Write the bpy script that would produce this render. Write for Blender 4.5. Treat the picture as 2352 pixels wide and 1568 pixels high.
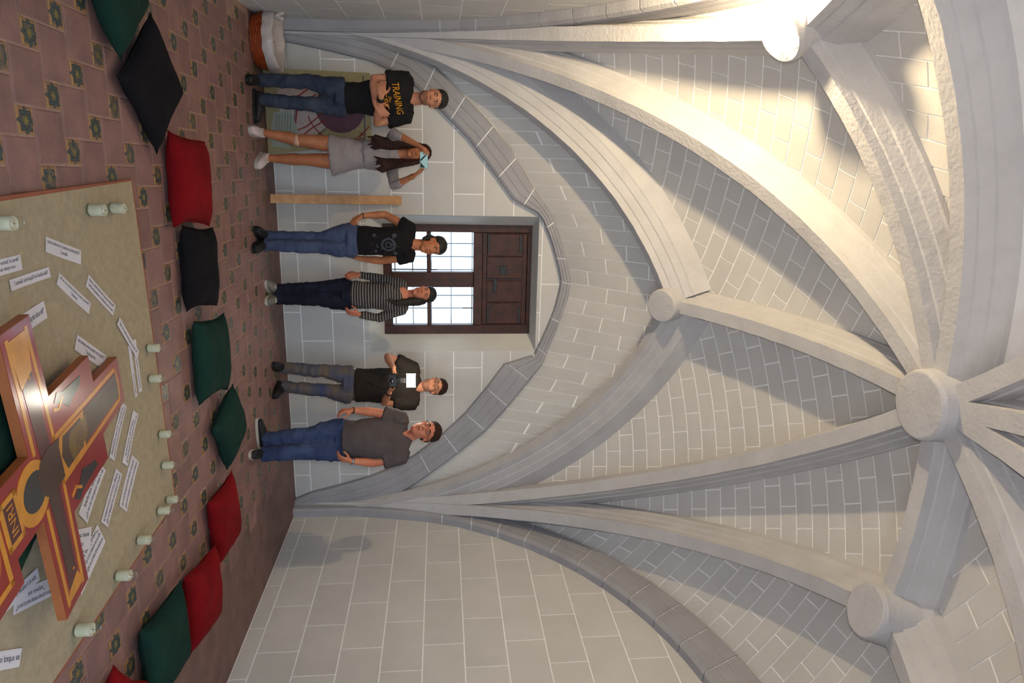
import bpy, bmesh, math, random
import numpy as np
from mathutils import Vector, Matrix, noise
from mathutils.bvhtree import BVHTree

random.seed(7)
SC = bpy.context.scene
COL = SC.collection
for o in list(bpy.data.objects):
    bpy.data.objects.remove(o)
WORK = bpy.data.scenes.new('work')          # scratch scene: modifiers are evaluated here, then it is removed

# ------------------------------------------------------------------ camera
# full frame 24 mm lens, held upright (the picture is stored lying on its side)
YAW, PITCH, ROLL = math.radians(15.394), math.radians(5.935), math.radians(-0.235)
CAM = Vector((0, 0, 1.68))
fw = Vector((math.sin(YAW) * math.cos(PITCH), math.cos(YAW) * math.cos(PITCH), math.sin(PITCH)))
rt = Vector((math.cos(YAW), -math.sin(YAW), 0))
up = rt.cross(fw)
rt2 = rt * math.cos(ROLL) + up * math.sin(ROLL)
up2 = -rt * math.sin(ROLL) + up * math.cos(ROLL)
cam_data = bpy.data.cameras.new('camera')
cam = bpy.data.objects.new('camera', cam_data)
COL.objects.link(cam)
cx, cy, cz = up2, -rt2, -fw
cam.matrix_world = Matrix(((cx.x, cy.x, cz.x, CAM.x), (cx.y, cy.y, cz.y, CAM.y), (cx.z, cy.z, cz.z, CAM.z), (0, 0, 0, 1)))
cam_data.sensor_fit = 'HORIZONTAL'
cam_data.sensor_width = 36.0
cam_data.lens = 24.0
cam_data.clip_start = 0.02
SC.camera = cam

# ------------------------------------------------------------------ world, lights, exposure
world = bpy.data.worlds.new('daylight')
SC.world = world
world.use_nodes = True
bg = world.node_tree.nodes['Background']
bg.inputs[0].default_value = (0.64, 0.82, 1.0, 1)
bg.inputs[1].default_value = 3.35
vs = SC.view_settings
vs.view_transform = 'Standard'
vs.look = 'None'
vs.exposure = 0.22
vs.gamma = 1.0
vs.use_curve_mapping = False


def light(name, kind, loc, energy, color, size=0.05, target=None, **kw):
    d = bpy.data.lights.new(name, kind)
    d.energy = energy
    d.color = color
    if kind in ('POINT', 'SPOT'):
        d.shadow_soft_size = size
    for k, v in kw.items():
        setattr(d, k, v)
    o = bpy.data.objects.new(name, d)
    COL.objects.link(o)
    o.location = loc
    if target is not None:
        o.rotation_euler = (Vector(target) - Vector(loc)).to_track_quat('-Z', 'Y').to_euler()
    return o


# the camera's own flash, left of the lens because the camera is held upright
light('camera_flash', 'SPOT', CAM - rt * 0.14 + up * 0.02, 250.0, (1.0, 0.93, 0.87), 0.008,
      (1.5, 4.4, 4.3), spot_size=math.radians(118), spot_blend=1.0)

# ------------------------------------------------------------------ helpers
def srgb(r, g, b):
    f = lambda c: (c / 255 / 12.92) if c / 255 <= 0.04045 else ((c / 255 + 0.055) / 1.055) ** 2.4
    return (f(r), f(g), f(b), 1)


def tag(o, label=None, cat=None, group=None, kind=None):
    if label: o['label'] = label
    if cat: o['category'] = cat
    if group: o['group'] = group
    if kind: o['kind'] = kind
    return o


def link(name, me, parent=None, mat=None):
    o = bpy.data.objects.new(name, me)
    COL.objects.link(o)
    if parent is not None:
        o.parent = parent
        o.matrix_parent_inverse = parent.matrix_basis.inverted()
    if mat is not None and me is not None and not me.materials:
        me.materials.append(mat)
    return o


def pymesh(name, v, f, mat=None, parent=None, smooth=False, obj=True):
    me = bpy.data.meshes.new(name)
    me.from_pydata([tuple(p) for p in v], [], [tuple(q) for q in f])
    me.update()
    if smooth:
        me.polygons.foreach_set('use_smooth', [True] * len(me.polygons))
    if mat: me.materials.append(mat)
    return link(name, me, parent) if obj else me


def bmobj(name, bm, mat=None, parent=None, smooth=False):
    me = bpy.data.meshes.new(name)
    bmesh.ops.recalc_face_normals(bm, faces=bm.faces)
    bm.to_mesh(me)
    bm.free()
    if smooth:
        me.polygons.foreach_set('use_smooth', [True] * len(me.polygons))
    if mat: me.materials.append(mat)
    return link(name, me, parent)


def empty(name, loc=(0, 0, 0), rz=0.0):
    o = bpy.data.objects.new(name, None)
    COL.objects.link(o)
    o.location = loc
    o.rotation_euler = (0, 0, rz)
    o.empty_display_size = 0.1
    return o


def box(bm, c, s, m=None):
    """box centred c, full size s, optional 3x3 rotation"""
    r = bmesh.ops.create_cube(bm, size=1.0)
    for v in r['verts']:
        p = Vector((v.co.x * s[0], v.co.y * s[1], v.co.z * s[2]))
        if m is not None: p = m @ p
        v.co = p + Vector(c)
    return r['verts']


def bevel_all(bm, w, seg=2):
    bmesh.ops.bevel(bm, geom=list(bm.edges), offset=w, segments=seg, profile=0.6, affect='EDGES')


def ball(bm, c, r, m=None, u=16, v=10):
    q = bmesh.ops.create_uvsphere(bm, u_segments=u, v_segments=v, radius=1.0)
    for k in q['verts']:
        p = Vector((k.co.x * r[0], k.co.y * r[1], k.co.z * r[2]))
        if m is not None: p = m @ p
        k.co = p + Vector(c)


def tube(bm, pts, radii, side=None, seg=14, cap=0.55):
    """closed tube; radii entries r or (r_side, r_other); rounded ends"""
    pts = [Vector(p) for p in pts]
    n = len(pts)
    rr = [(r, r) if not isinstance(r, (tuple, list)) else r for r in radii]
    rings = []
    prev = None
    for i, p in enumerate(pts):
        t = (pts[min(i + 1, n - 1)] - pts[max(i - 1, 0)])
        if t.length < 1e-6: t = Vector((0, 0, 1))
        t.normalize()
        if side is not None:
            s = Vector(side) - t * t.dot(Vector(side))
        elif prev is not None:
            s = prev - t * t.dot(prev)
        else:
            a = Vector((1, 0, 0)) if abs(t.x) < 0.8 else Vector((0, 1, 0))
            s = a - t * t.dot(a)
        s.normalize()
        prev = s
        b = t.cross(s)
        ring = []
        for k in range(seg):
            an = 2 * math.pi * k / seg
            ring.append(bm.verts.new(p + s * (math.cos(an) * rr[i][0]) + b * (math.sin(an) * rr[i][1])))
        rings.append((ring, t, p))
    for i in range(n - 1):
        a, b = rings[i][0], rings[i + 1][0]
        for k in range(seg):
            bm.faces.new((a[k], a[(k + 1) % seg], b[(k + 1) % seg], b[k]))
    for ring, t, p, sg, r in ((rings[0][0], rings[0][1], pts[0], -1, rr[0]), (rings[-1][0], rings[-1][1], pts[-1], 1, rr[-1])):
        if cap:
            mid = []
            cc = p + t * sg * min(r) * cap * 0.7
            for v in ring:
                mid.append(bm.verts.new(cc + (v.co - p) * 0.7))
            pole = bm.verts.new(p + t * sg * min(r) * cap)
            for k in range(seg):
                bm.faces.new((ring[k], ring[(k + 1) % seg], mid[(k + 1) % seg], mid[k]))
                bm.faces.new((mid[k], mid[(k + 1) % seg], pole))
        else:
            bm.faces.new(ring if sg > 0 else ring[::-1])


def lathe(bm, prof, seg=24, c=(0, 0, 0), closed=True):
    rings = []
    for r, z in prof:
        rings.append([bm.verts.new((c[0] + r * math.cos(2 * math.pi * k / seg), c[1] + r * math.sin(2 * math.pi * k / seg), c[2] + z)) for k in range(seg)])
    for a, b in zip(rings, rings[1:]):
        for k in range(seg):
            bm.faces.new((a[k], a[(k + 1) % seg], b[(k + 1) % seg], b[k]))
    if closed:
        bm.faces.new(rings[0][::-1])
        bm.faces.new(rings[-1])


def remesh(name, bm, voxel, smooth=3, fac=0.5, wrinkle=0.0, wfreq=9.0):
    """join overlapping closed shells of a bmesh into one continuous surface"""
    bmesh.ops.recalc_face_normals(bm, faces=bm.faces)
    me = bpy.data.meshes.new(name)
    bm.to_mesh(me)
    bm.free()
    tmp = bpy.data.objects.new('tmp', me)
    WORK.collection.objects.link(tmp)
    md = tmp.modifiers.new('r', 'REMESH')
    md.mode = 'VOXEL'
    md.voxel_size = voxel
    if smooth:
        sm = tmp.modifiers.new('s', 'SMOOTH')
        sm.factor = fac
        sm.iterations = smooth
    with bpy.context.temp_override(scene=WORK, view_layer=WORK.view_layers[0]):
        dg = bpy.context.evaluated_depsgraph_get()
    out = bpy.data.meshes.new_from_object(tmp.evaluated_get(dg))
    out.name = name
    bpy.data.objects.remove(tmp)
    bpy.data.meshes.remove(me)
    if wrinkle:
        n = len(out.vertices)
        co, nr = np.empty(n * 3), np.empty(n * 3)
        out.vertices.foreach_get('co', co)
        out.vertices.foreach_get('normal', nr)
        co, nr = co.reshape(-1, 3), nr.reshape(-1, 3)
        for i in range(n):
            x, y, z = co[i] * wfreq
            w = noise.noise((x, y, z * 1.9)) + 0.5 * noise.noise((x * 2.3 + 5, y * 2.3, z * 3.4))
            co[i] += nr[i] * (w * wrinkle)
        out.vertices.foreach_set('co', co.ravel())
    out.polygons.foreach_set('use_smooth', [True] * len(out.polygons))
    out.update()
    return out


def text_mesh(body, size, shear=0.0, align='LEFT', extrude=0.0):
    cu = bpy.data.curves.new('t', 'FONT')
    cu.body = body
    cu.size = size
    cu.shear = shear
    cu.align_x = align
    cu.extrude = extrude
    cu.resolution_u = 2
    o = bpy.data.objects.new('t', cu)
    WORK.collection.objects.link(o)
    with bpy.context.temp_override(scene=WORK, view_layer=WORK.view_layers[0]):
        dg = bpy.context.evaluated_depsgraph_get()
    me = bpy.data.meshes.new_from_object(o.evaluated_get(dg))
    bpy.data.objects.remove(o)
    return me


# ------------------------------------------------------------------ materials
def new_mat(name):
    m = bpy.data.materials.new(name)
    m.use_nodes = True
    nt = m.node_tree
    return m, nt, nt.nodes['Principled BSDF']


def N(nt, t, **kw):
    n = nt.nodes.new(t)
    for k, v in kw.items():
        setattr(n, k, v)
    return n


def stuff_mat(name, col, rough=0.7, vary=0.08, scale=6.0, bump=0.0, bscale=60.0, rand=0.0, col2=None, spec=0.4, metal=0.0, coat=0.0):
    """base colour with soft noise mottling, fine bump and a small per-object shift"""
    m, nt, b = new_mat(name)
    L = nt.links.new
    b.inputs['Roughness'].default_value = rough
    b.inputs['Specular IOR Level'].default_value = spec
    b.inputs['Metallic'].default_value = metal
    b.inputs['Coat Weight'].default_value = coat
    b.inputs['Coat Roughness'].default_value = 0.15
    tc = N(nt, 'ShaderNodeTexCoord')
    geo = N(nt, 'ShaderNodeNewGeometry')
    nz = N(nt, 'ShaderNodeTexNoise')
    nz.inputs['Scale'].default_value = scale
    nz.inputs['Detail'].default_value = 5
    nz.inputs['Roughness'].default_value = 0.6
    L(geo.outputs['Position'], nz.inputs['Vector'])
    c2 = col2 or tuple(c * (1 - vary * 2) for c in col[:3]) + (1,)
    c1 = col if col2 else tuple(min(c * (1 + vary), 1) for c in col[:3]) + (1,)
    rp = N(nt, 'ShaderNodeValToRGB')
    rp.color_ramp.elements[0].position = 0.32
    rp.color_ramp.elements[1].position = 0.68
    rp.color_ramp.elements[0].color = c2
    rp.color_ramp.elements[1].color = c1
    L(nz.outputs['Fac'], rp.inputs['Fac'])
    out = rp.outputs['Color']
    if rand:
        oi = N(nt, 'ShaderNodeObjectInfo')
        mr = N(nt, 'ShaderNodeMapRange')
        mr.inputs['To Min'].default_value = 1 - rand
        mr.inputs['To Max'].default_value = 1 + rand
        L(oi.outputs['Random'], mr.inputs['Value'])
        hs = N(nt, 'ShaderNodeHueSaturation')
        L(mr.outputs['Result'], hs.inputs['Value'])
        L(out, hs.inputs['Color'])
        out = hs.outputs['Color']
    L(out, b.inputs['Base Color'])
    if bump:
        n2 = N(nt, 'ShaderNodeTexNoise')
        n2.inputs['Scale'].default_value = bscale
        n2.inputs['Detail'].default_value = 4
        L(geo.outputs['Position'], n2.inputs['Vector'])
        bp = N(nt, 'ShaderNodeBump')
        bp.inputs['Strength'].default_value = bump
        bp.inputs['Distance'].default_value = 0.01
        L(n2.outputs['Fac'], bp.inputs['Height'])
        L(bp.outputs['Normal'], b.inputs['Normal'])
    return m


def emit_mat(name, col, strength):
    m, nt, b = new_mat(name)
    b.inputs['Base Color'].default_value = (0, 0, 0, 1)
    b.inputs['Emission Color'].default_value = col
    b.inputs['Emission Strength'].default_value = strength
    return m


M = {}
M['block'] = stuff_mat('painted_block', (0.565, 0.556, 0.545, 1), 0.85, 0.03, 2.5, 0.25, 45, 0.035)
M['joint'] = stuff_mat('white_joint', (0.92, 0.92, 0.92, 1), 0.85, 0.03, 8, 0.1, 60)
M['rib'] = stuff_mat('painted_rib', (0.49, 0.485, 0.505, 1), 0.85, 0.05, 3.0, 0.55, 38)
M['ribgrey'] = stuff_mat('grey_wall_rib', (0.33, 0.33, 0.36, 1), 0.85, 0.05, 4.0, 0.3, 40)
M['plaster'] = stuff_mat('plaster', (0.56, 0.56, 0.54, 1), 0.85, 0.03, 3, 0.25, 40)
M['grout'] = stuff_mat('grout', srgb(164, 134, 122), 0.85, 0.08, 12, 0.3, 70)
M['tile'] = stuff_mat('terracotta', srgb(146, 110, 103), 0.55, 0.0, 7, 0.25, 40, 0.10, col2=srgb(122, 92, 90), spec=0.35)
M['border'] = stuff_mat('worn_border', srgb(126, 96, 88), 0.55, 0.0, 5, 0.2, 30, 0, col2=srgb(98, 72, 66))
M['mat'] = stuff_mat('sisal_mat', srgb(174, 159, 133), 0.95, 0.06, 30, 0.5, 320)
M['matrim'] = stuff_mat('mat_rim', srgb(150, 88, 66), 0.8, 0.08, 10)
M['paper'] = stuff_mat('paper', srgb(212, 206, 212), 0.8, 0.01, 5)
M['ink'] = stuff_mat('ink', srgb(40, 38, 48), 0.8, 0.0, 5)
M['wood'] = stuff_mat('pine', srgb(200, 158, 112), 0.6, 0.0, 14, 0.1, 60, 0, col2=srgb(176, 126, 84))
M['darkwood'] = stuff_mat('dark_oak', srgb(74, 38, 28), 0.5, 0.0, 10, 0.3, 50, 0.05, col2=srgb(46, 24, 18))
M['iron'] = stuff_mat('iron', srgb(60, 62, 66), 0.55, 0.1, 10, metal=0.6)
M['green'] = stuff_mat('green_cloth', srgb(26, 54, 44), 0.95, 0.0, 4, 0.35, 220, 0, col2=srgb(17, 42, 38), spec=0.15)
M['red'] = stuff_mat('red_cloth', srgb(128, 12, 18), 0.95, 0.0, 4, 0.35, 220, 0, col2=srgb(104, 8, 14), spec=0.15)
M['black'] = stuff_mat('black_cloth', srgb(26, 22, 26), 0.95, 0.0, 4, 0.35, 220, 0, col2=srgb(16, 14, 18), spec=0.15)
M['wax'] = stuff_mat('wax', srgb(214, 206, 184), 0.5, 0.03, 20)
M['crossside'] = stuff_mat('cross_edge', srgb(150, 84, 44), 0.5, 0.08, 14)
for nm, c in (('cred', (146, 12, 8)), ('cyellow', (214, 142, 24)), ('cbrown', (70, 44, 26)), ('cdark', (40, 42, 40)), ('corange', (196, 92, 22)), ('cmaroon', (80, 14, 20))):
    M[nm] = stuff_mat('cross_' + nm[1:], srgb(*c), 0.34, 0.08, 16, 0.10, 120, spec=0.45, coat=0.5)


def glass_mat():
    m, nt, b = new_mat('jar_glass')
    nt.nodes.remove(b)
    t = N(nt, 'ShaderNodeBsdfTransparent')
    t.inputs['Color'].default_value = (0.955, 0.97, 0.95, 1)
    g = N(nt, 'ShaderNodeBsdfGlossy')
    g.inputs['Roughness'].default_value = 0.04
    mx = N(nt, 'ShaderNodeMixShader')
    mx.inputs[0].default_value = 0.07
    nt.links.new(t.outputs[0], mx.inputs[1])
    nt.links.new(g.outputs[0], mx.inputs[2])
    nt.links.new(mx.outputs[0], nt.nodes['Material Output'].inputs['Surface'])
    return m


M['glass'] = glass_mat()


def pane_mat():
    m, nt, b = new_mat('window_glass')
    nt.nodes.remove(b)
    t = N(nt, 'ShaderNodeBsdfTransparent')
    g = N(nt, 'ShaderNodeBsdfGlossy')
    g.inputs['Roughness'].default_value = 0.02
    mx = N(nt, 'ShaderNodeMixShader')
    mx.inputs[0].default_value = 0.06
    nt.links.new(t.outputs[0], mx.inputs[1])
    nt.links.new(g.outputs[0], mx.inputs[2])
    nt.links.new(mx.outputs[0], nt.nodes['Material Output'].inputs['Surface'])
    return m


M['pane'] = pane_mat()


def deco_mat():
    """glazed flower tile: yellow ground, blue-green petals round a yellow heart, worn"""
    m, nt, b = new_mat('flower_tile')
    L = nt.links.new
    b.inputs['Roughness'].default_value = 0.4
    tc = N(nt, 'ShaderNodeTexCoord')
    sp = N(nt, 'ShaderNodeSeparateXYZ')
    L(tc.outputs['Object'], sp.inputs[0])

    def mth(op, a, c=None):
        n = N(nt, 'ShaderNodeMath', operation=op)
        for i, x in enumerate((a, c)):
            if x is None: continue
            if isinstance(x, (int, float)): n.inputs[i].default_value = x
            else: L(x, n.inputs[i])
        return n.outputs[0]
    x, y = sp.outputs[0], sp.outputs[1]
    r = mth('SQRT', mth('ADD', mth('MULTIPLY', x, x), mth('MULTIPLY', y, y)))
    an = mth('ARCTAN2', y, x)
    petal = mth('MULTIPLY', mth('COSINE', mth('MULTIPLY', an, 8.0)), 0.006)
    edge = mth('SUBTRACT', r, petal)
    rp = N(nt, 'ShaderNodeValToRGB')
    cr = rp.color_ramp
    cr.interpolation = 'CONSTANT'
    cr.elements[0].position = 0.0
    cr.elements[0].color = srgb(128, 112, 52)
    cr.elements[1].position = 0.26
    cr.elements[1].color = srgb(66, 84, 62)
    for p, c in ((0.42, (34, 42, 62)), (0.60, (62, 78, 70)), (0.78, (36, 44, 58)), (0.90, (150, 112, 70))):
        e = cr.elements.new(p)
        e.color = srgb(*c)
    L(mth('DIVIDE', edge, 0.056), rp.inputs['Fac'])
    geo = N(nt, 'ShaderNodeNewGeometry')
    nz = N(nt, 'ShaderNodeTexNoise')
    nz.inputs['Scale'].default_value = 38
    nz.inputs['Detail'].default_value = 6
    L(geo.outputs['Position'], nz.inputs['Vector'])
    oi = N(nt, 'ShaderNodeObjectInfo')
    wear = mth('ADD', nz.outputs['Fac'], mth('MULTIPLY', oi.outputs['Random'], 0.16))
    gt = mth('GREATER_THAN', wear, 0.62)
    mx = N(nt, 'ShaderNodeMix', data_type='RGBA')
    L(mth('MULTIPLY', gt, 0.65), mx.inputs['Factor'])
    L(rp.outputs['Color'], mx.inputs['A'])
    mx.inputs['B'].default_value = srgb(118, 96, 80)
    L(mx.outputs['Result'], b.inputs['Base Color'])
    return m


M['deco'] = deco_mat()
# ------------------------------------------------------------------ the room
XL, XR, YB = -1.19, 4.05, 7.37
XC, YC = 1.43, 3.68
TAU = 2 * math.pi


def setting(o, label, cat):
    o['kind'] = 'structure'
    o['label'] = label
    o['category'] = cat
    return o


# ---- vault surface: a shallow dome-like shell of revolution, ribs 0.28 below the web
AI, HI, NV = 4.42, 4.70, 2.15
AW, HW = 4.70, 4.98


def zsurf(x, y, A, H):
    r = min(math.hypot(x - XC, y - YC) / A, 0.99999)
    return H * math.sqrt(1 - r ** NV)


web = lambda x, y: zsurf(x, y, AW, HW)
intr = lambda x, y: zsurf(x, y, AI, HI)
_rs = np.linspace(0, AW * 0.99995, 6000)
_zs = HW * np.sqrt(1 - (_rs / AW) ** NV)
_us = np.concatenate([[0], np.cumsum(np.hypot(np.diff(_rs), np.diff(_zs)))])


def eq2plan(u, v):
    d = math.hypot(u, v)
    if d < 1e-9: return (XC, YC)
    r = float(np.interp(d, _us, _rs))
    return (XC + u / d * r, YC + v / d * r)


def plan2eq(x, y):
    d = math.hypot(x - XC, y - YC)
    if d < 1e-9: return (0.0, 0.0)
    u = float(np.interp(d, _rs, _us))
    return ((x - XC) / d * u, (y - YC) / d * u)


def clip_poly(sub, clip):
    """Sutherland-Hodgman: clip polygon counter-clockwise and convex"""
    out = list(sub)
    m = len(clip)
    for i in range(m):
        ax, ay = clip[i]
        bx, by = clip[(i + 1) % m]
        ins = lambda p: (bx - ax) * (p[1] - ay) - (by - ay) * (p[0] - ax) >= -1e-9
        inp, out = out, []
        if not inp: return []
        for j, p in enumerate(inp):
            q = inp[j - 1]
            ip, iq = ins(p), ins(q)
            if ip != iq:
                den = (bx - ax) * (p[1] - q[1]) - (by - ay) * (p[0] - q[0])
                t = ((bx - ax) * (ay - q[1]) - (by - ay) * (ax - q[0])) / den
                out.append((q[0] + t * (p[0] - q[0]), q[1] + t * (p[1] - q[1])))
            if ip: out.append(p)
    return out


def parea(p):
    return 0.5 * abs(sum(p[i - 1][0] * p[i][1] - p[i][0] * p[i - 1][1] for i in range(len(p))))


def ccw(p):
    s = sum(p[i - 1][0] * p[i][1] - p[i][0] * p[i - 1][1] for i in range(len(p)))
    return p if s > 0 else p[::-1]


PROUD = 0.0032


def shell_block(poly, zf, parent, cnt, fine=False):
    """one painted stone of the web: a thin slab following the shell"""
    if fine:
        q = []
        for i, p in enumerate(poly):
            r = poly[(i + 1) % len(poly)]
            q += [p, ((p[0] + r[0]) / 2, (p[1] + r[1]) / 2)]
        poly = q
    n = len(poly)
    cxm = sum(p[0] for p in poly) / n
    cym = sum(p[1] for p in poly) / n
    e = 0.01
    gx = (zf(cxm + e, cym) - zf(cxm - e, cym)) / (2 * e)
    gy = (zf(cxm, cym + e) - zf(cxm, cym - e)) / (2 * e)
    nr = Vector((gx, gy, -1)).normalized()          # points down / inwards
    low = [Vector((p[0], p[1], zf(*p))) + nr * PROUD for p in poly]
    hi = [q - nr * (PROUD + 0.012) for q in low]
    if fine:
        ctr = [Vector((cxm, cym, zf(cxm, cym))) + nr * PROUD]
        f = [(k, (k + 1) % n, 2 * n) for k in range(n)]
    else:
        ctr = []
        f = [tuple(range(n))]
    for k in range(n):
        f.append((k, (k + 1) % n, n + (k + 1) % n, n + k))
    pymesh('block', low + hi + ctr, f, M['block'], parent)
    cnt[0] += 1


def shell_base(name, polys, zf, nsub=26, lift=0.0015):
    """the white-jointed backing of a vault cell: triangles of the plan polygon, finely divided"""
    v, f, idx = [], [], {}

    def vid(x, y):
        k = (round(x, 4), round(y, 4))
        if k not in idx:
            idx[k] = len(v)
            e = 0.01
            nr = Vector(((zf(x + e, y) - zf(x - e, y)) / (2 * e), (zf(x, y + e) - zf(x, y - e)) / (2 * e), -1)).normalized()
            v.append(Vector((x, y, zf(x, y))) - nr * lift)
        return idx[k]
    for poly in polys:
        for t in range(1, len(poly) - 1):
            a, b, c = poly[0], poly[t], poly[t + 1]
            P = lambda i, j: (a[0] + (b[0] - a[0]) * i / nsub + (c[0] - a[0]) * j / nsub, a[1] + (b[1] - a[1]) * i / nsub + (c[1] - a[1]) * j / nsub)
            for i in range(nsub):
                for j in range(nsub - i):
                    f.append((vid(*P(i, j)), vid(*P(i + 1, j)), vid(*P(i, j + 1))))
                    if i + j < nsub - 1:
                        f.append((vid(*P(i + 1, j)), vid(*P(i + 1, j + 1)), vid(*P(i, j + 1))))
    return pymesh(name, v, f, M['joint'], smooth=True)


def eq_cell(label, poly, ang, row=0.162, length=0.37, blocks=True, off=0.0):
    poly = ccw(poly)
    zf = web
    o = setting(shell_base('ceiling', [poly], zf), label, 'vault')
    if not blocks: return o
    ca, sa = math.cos(math.radians(ang)), math.sin(math.radians(ang))
    E = [plan2eq(*p) for p in poly]
    for i in range(len(poly)):                     # sample edges too, they bow in this projection
        a, b = poly[i - 1], poly[i]
        E.append(plan2eq((a[0] + b[0]) / 2, (a[1] + b[1]) / 2))
    us = [e[0] * ca + e[1] * sa for e in E]
    vv = [-e[0] * sa + e[1] * ca for e in E]
    g = 0.006
    cnt = [0]
    i0, i1 = math.floor(min(vv) / row) - 1, math.ceil(max(vv) / row) + 1
    for i in range(i0, i1):
        j0, j1 = math.floor(min(us) / length) - 1, math.ceil(max(us) / length) + 1
        for j in range(j0, j1):
            h = random.uniform(-0.03, 0.03)
            ua = (j + (i % 2) * 0.5) * length + g
            ub = ua + length - 2 * g
            va, vb = i * row + g + off, (i + 1) * row - g + off
            q = []
            for k in range(3): q.append((ua + (ub - ua) * k / 2, va))
            for k in range(3): q.append((ub - (ub - ua) * k / 2, vb))
            pl = [eq2plan(u * ca - v * sa, u * sa + v * ca) for u, v in q]
            c = clip_poly(pl, poly)
            if len(c) >= 3 and parea(c) > 0.0015 and cnt[0] < 298:
                shell_block(c, zf, o, cnt)
    return o


# plan points of the ribs
BL, BR, FL, FR = (XL, YB), (XR, YB), (XL, -0.01), (XR, -0.01)
CC = (XC, YC)
B1, B2, B3 = (-0.83, 4.66), (1.37, 6.30), (2.82, 3.55)
LM = (XL - 0.1, 3.55)
eq_cell('grey block vault cell between the left diagonal rib and the round boss above the window', [CC, B2, BL], 25)
eq_cell('grey block vault cell between the boss above the window and the right diagonal rib', [CC, BR, B2], -26)
eq_cell('pale block vault cell right of the right diagonal rib', [CC, B3, BR], -31)
eq_cell('sunny block vault cell left of the left diagonal rib', [CC, BL, B1], 25)
eq_cell('narrow vault cell lit between the two ribs left of the central boss', [CC, B1, LM], -77, length=0.42)
eq_cell('large block vault cell on the near side of the right-hand boss', [CC, FR, B3], 26, row=0.172, length=0.42)
eq_cell('vault cell overhead between left rib and near left rib', [CC, LM, FL], -60, blocks=False)
eq_cell('vault cell overhead on the near side of the central boss', [CC, FL, (XC, -0.3), FR], 0, blocks=False)

# back lunette: lofted between the pointed wall arch and the tiercerons
ARCH = [(-1.3, 0.75), (-1.19, 0.95), (-0.95, 1.42), (-0.68, 1.79), (-0.437, 2.06), (-0.304, 2.20), (-0.003, 2.44), (0.35, 2.67), (0.511, 2.77), (0.688, 2.88), (0.961, 2.99), (1.20, 3.06), (1.36, 3.095),
        (1.50, 3.075), (1.686, 3.02), (1.934, 2.935), (2.225, 2.82), (2.503, 2.65), (2.801, 2.42), (3.091, 2.18), (3.372, 1.87), (3.618, 1.54), (3.85, 1.2), (4.05, 0.9), (4.2, 0.7)]
_ax = np.array([a[0] for a in ARCH])
_az = np.array([a[1] for a in ARCH])
arch_z = lambda x: float(np.interp(x, _ax, _az))


def tier_y(x):
    if x < B2[0]:
        t = (x - BL[0]) / (B2[0] - BL[0])
        return BL[1] + t * (B2[1] - BL[1])
    t = (x - BR[0]) / (B2[0] - BR[0])
    return BR[1] + t * (B2[1] - BR[1])


def lun_z(x, y):
    yt = min(tier_y(x), YB - 0.02)
    t = (YB - y) / (YB - yt)
    return (1 - t) * (arch_z(x) + 0.02) + t * web(x, yt)


lun_poly = ccw([BL, B2, BR])
lun_back = setting(shell_base('ceiling', [ccw([(XL, YB + 0.001), B2, (XR, YB + 0.001)])], lun_z, 70, 0.003), 'grey block lunette of the vault straight above the window', 'vault')
_xs = np.linspace(XL, XR, 800)
_arc = np.concatenate([[0], np.cumsum(np.hypot(np.diff(_xs), np.diff([arch_z(x) for x in _xs])))])
cnt = [0]
row, length = 0.165, 0.33
a_mid = float(np.interp(1.36, _xs, _arc))
for i in range(-26, 26):
    s0, s1 = a_mid + i * row + 0.005, a_mid + (i + 1) * row - 0.005
    if s1 < 0 or s0 > _arc[-1]: continue
    x0, x1 = float(np.interp(max(s0, 0), _arc, _xs)), float(np.interp(min(s1, _arc[-1]), _arc, _xs))
    if x1 - x0 < 0.01: continue
    for j in range(0, 5):
        y1 = YB - (j - (i % 2) * 0.5) * length - 0.005
        y0 = y1 - length + 0.01
        c = clip_poly([(x0, y0), (x1, y0), (x1, y1), ((x0 + x1) / 2, y1), (x0, y1)], lun_poly)
        if len(c) >= 3 and parea(c) > 0.0012:
            shell_block(c, lun_z, lun_back, cnt, True)


def side_lunette(label, poly, xw, ymax, ymin, row=0.165, length=0.36):
    poly = ccw(poly)
    o = setting(shell_base('ceiling', [poly], web, 30), label, 'vault')
    ys = np.linspace(ymin, ymax, 800)
    arc = np.concatenate([[0], np.cumsum(np.hypot(np.diff(ys), np.diff([web(xw, y) for y in ys])))])
    n = [0]
    k = 0
    sgn = -1 if xw > XC else 1
    while k * row < arc[-1]:
        y0, y1 = float(np.interp(k * row + 0.005, arc, ys)), float(np.interp((k + 1) * row - 0.005, arc, ys))
        for j in range(0, 5):
            xa = xw + sgn * ((j - (k % 2) * 0.5) * length + 0.005)
            xb = xa + sgn * (length - 0.01)
            sl = 0.10 * (xa - xw), 0.10 * (xb - xw)
            c = clip_poly(ccw([(xa, y0 + sl[0]), (xb, y0 + sl[1]), (xb, y1 + sl[1]), (xa, y1 + sl[0])]), poly)
            if len(c) >= 3 and parea(c) > 0.0012 and n[0] < 298:
                shell_block(c, web, o, n, True)
        k += 1
    return o


side_lunette('pale block lunette of the vault along the right wall', [BR, B3, FR], XR, YB, 0.4)
side_lunette('floodlit block lunette of the vault along the left wall', [BL, LM, B1], XL, YB, 3.4)

# ---- ribs
_h = [(0.058, 0.0), (0.064, 0.066), (0.074, 0.074), (0.094, 0.150), (0.106, 0.160), (0.126, 0.225), (0.136, 0.24), (0.140, 0.42)]
PROF = [(-_h[0][0], 0.0)] + _h + [(-w, d) for w, d in _h[:0:-1]]
trim_no = [0]


def trim_name():
    trim_no[0] += 1
    return 'trim_%d' % trim_no[0]


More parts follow.
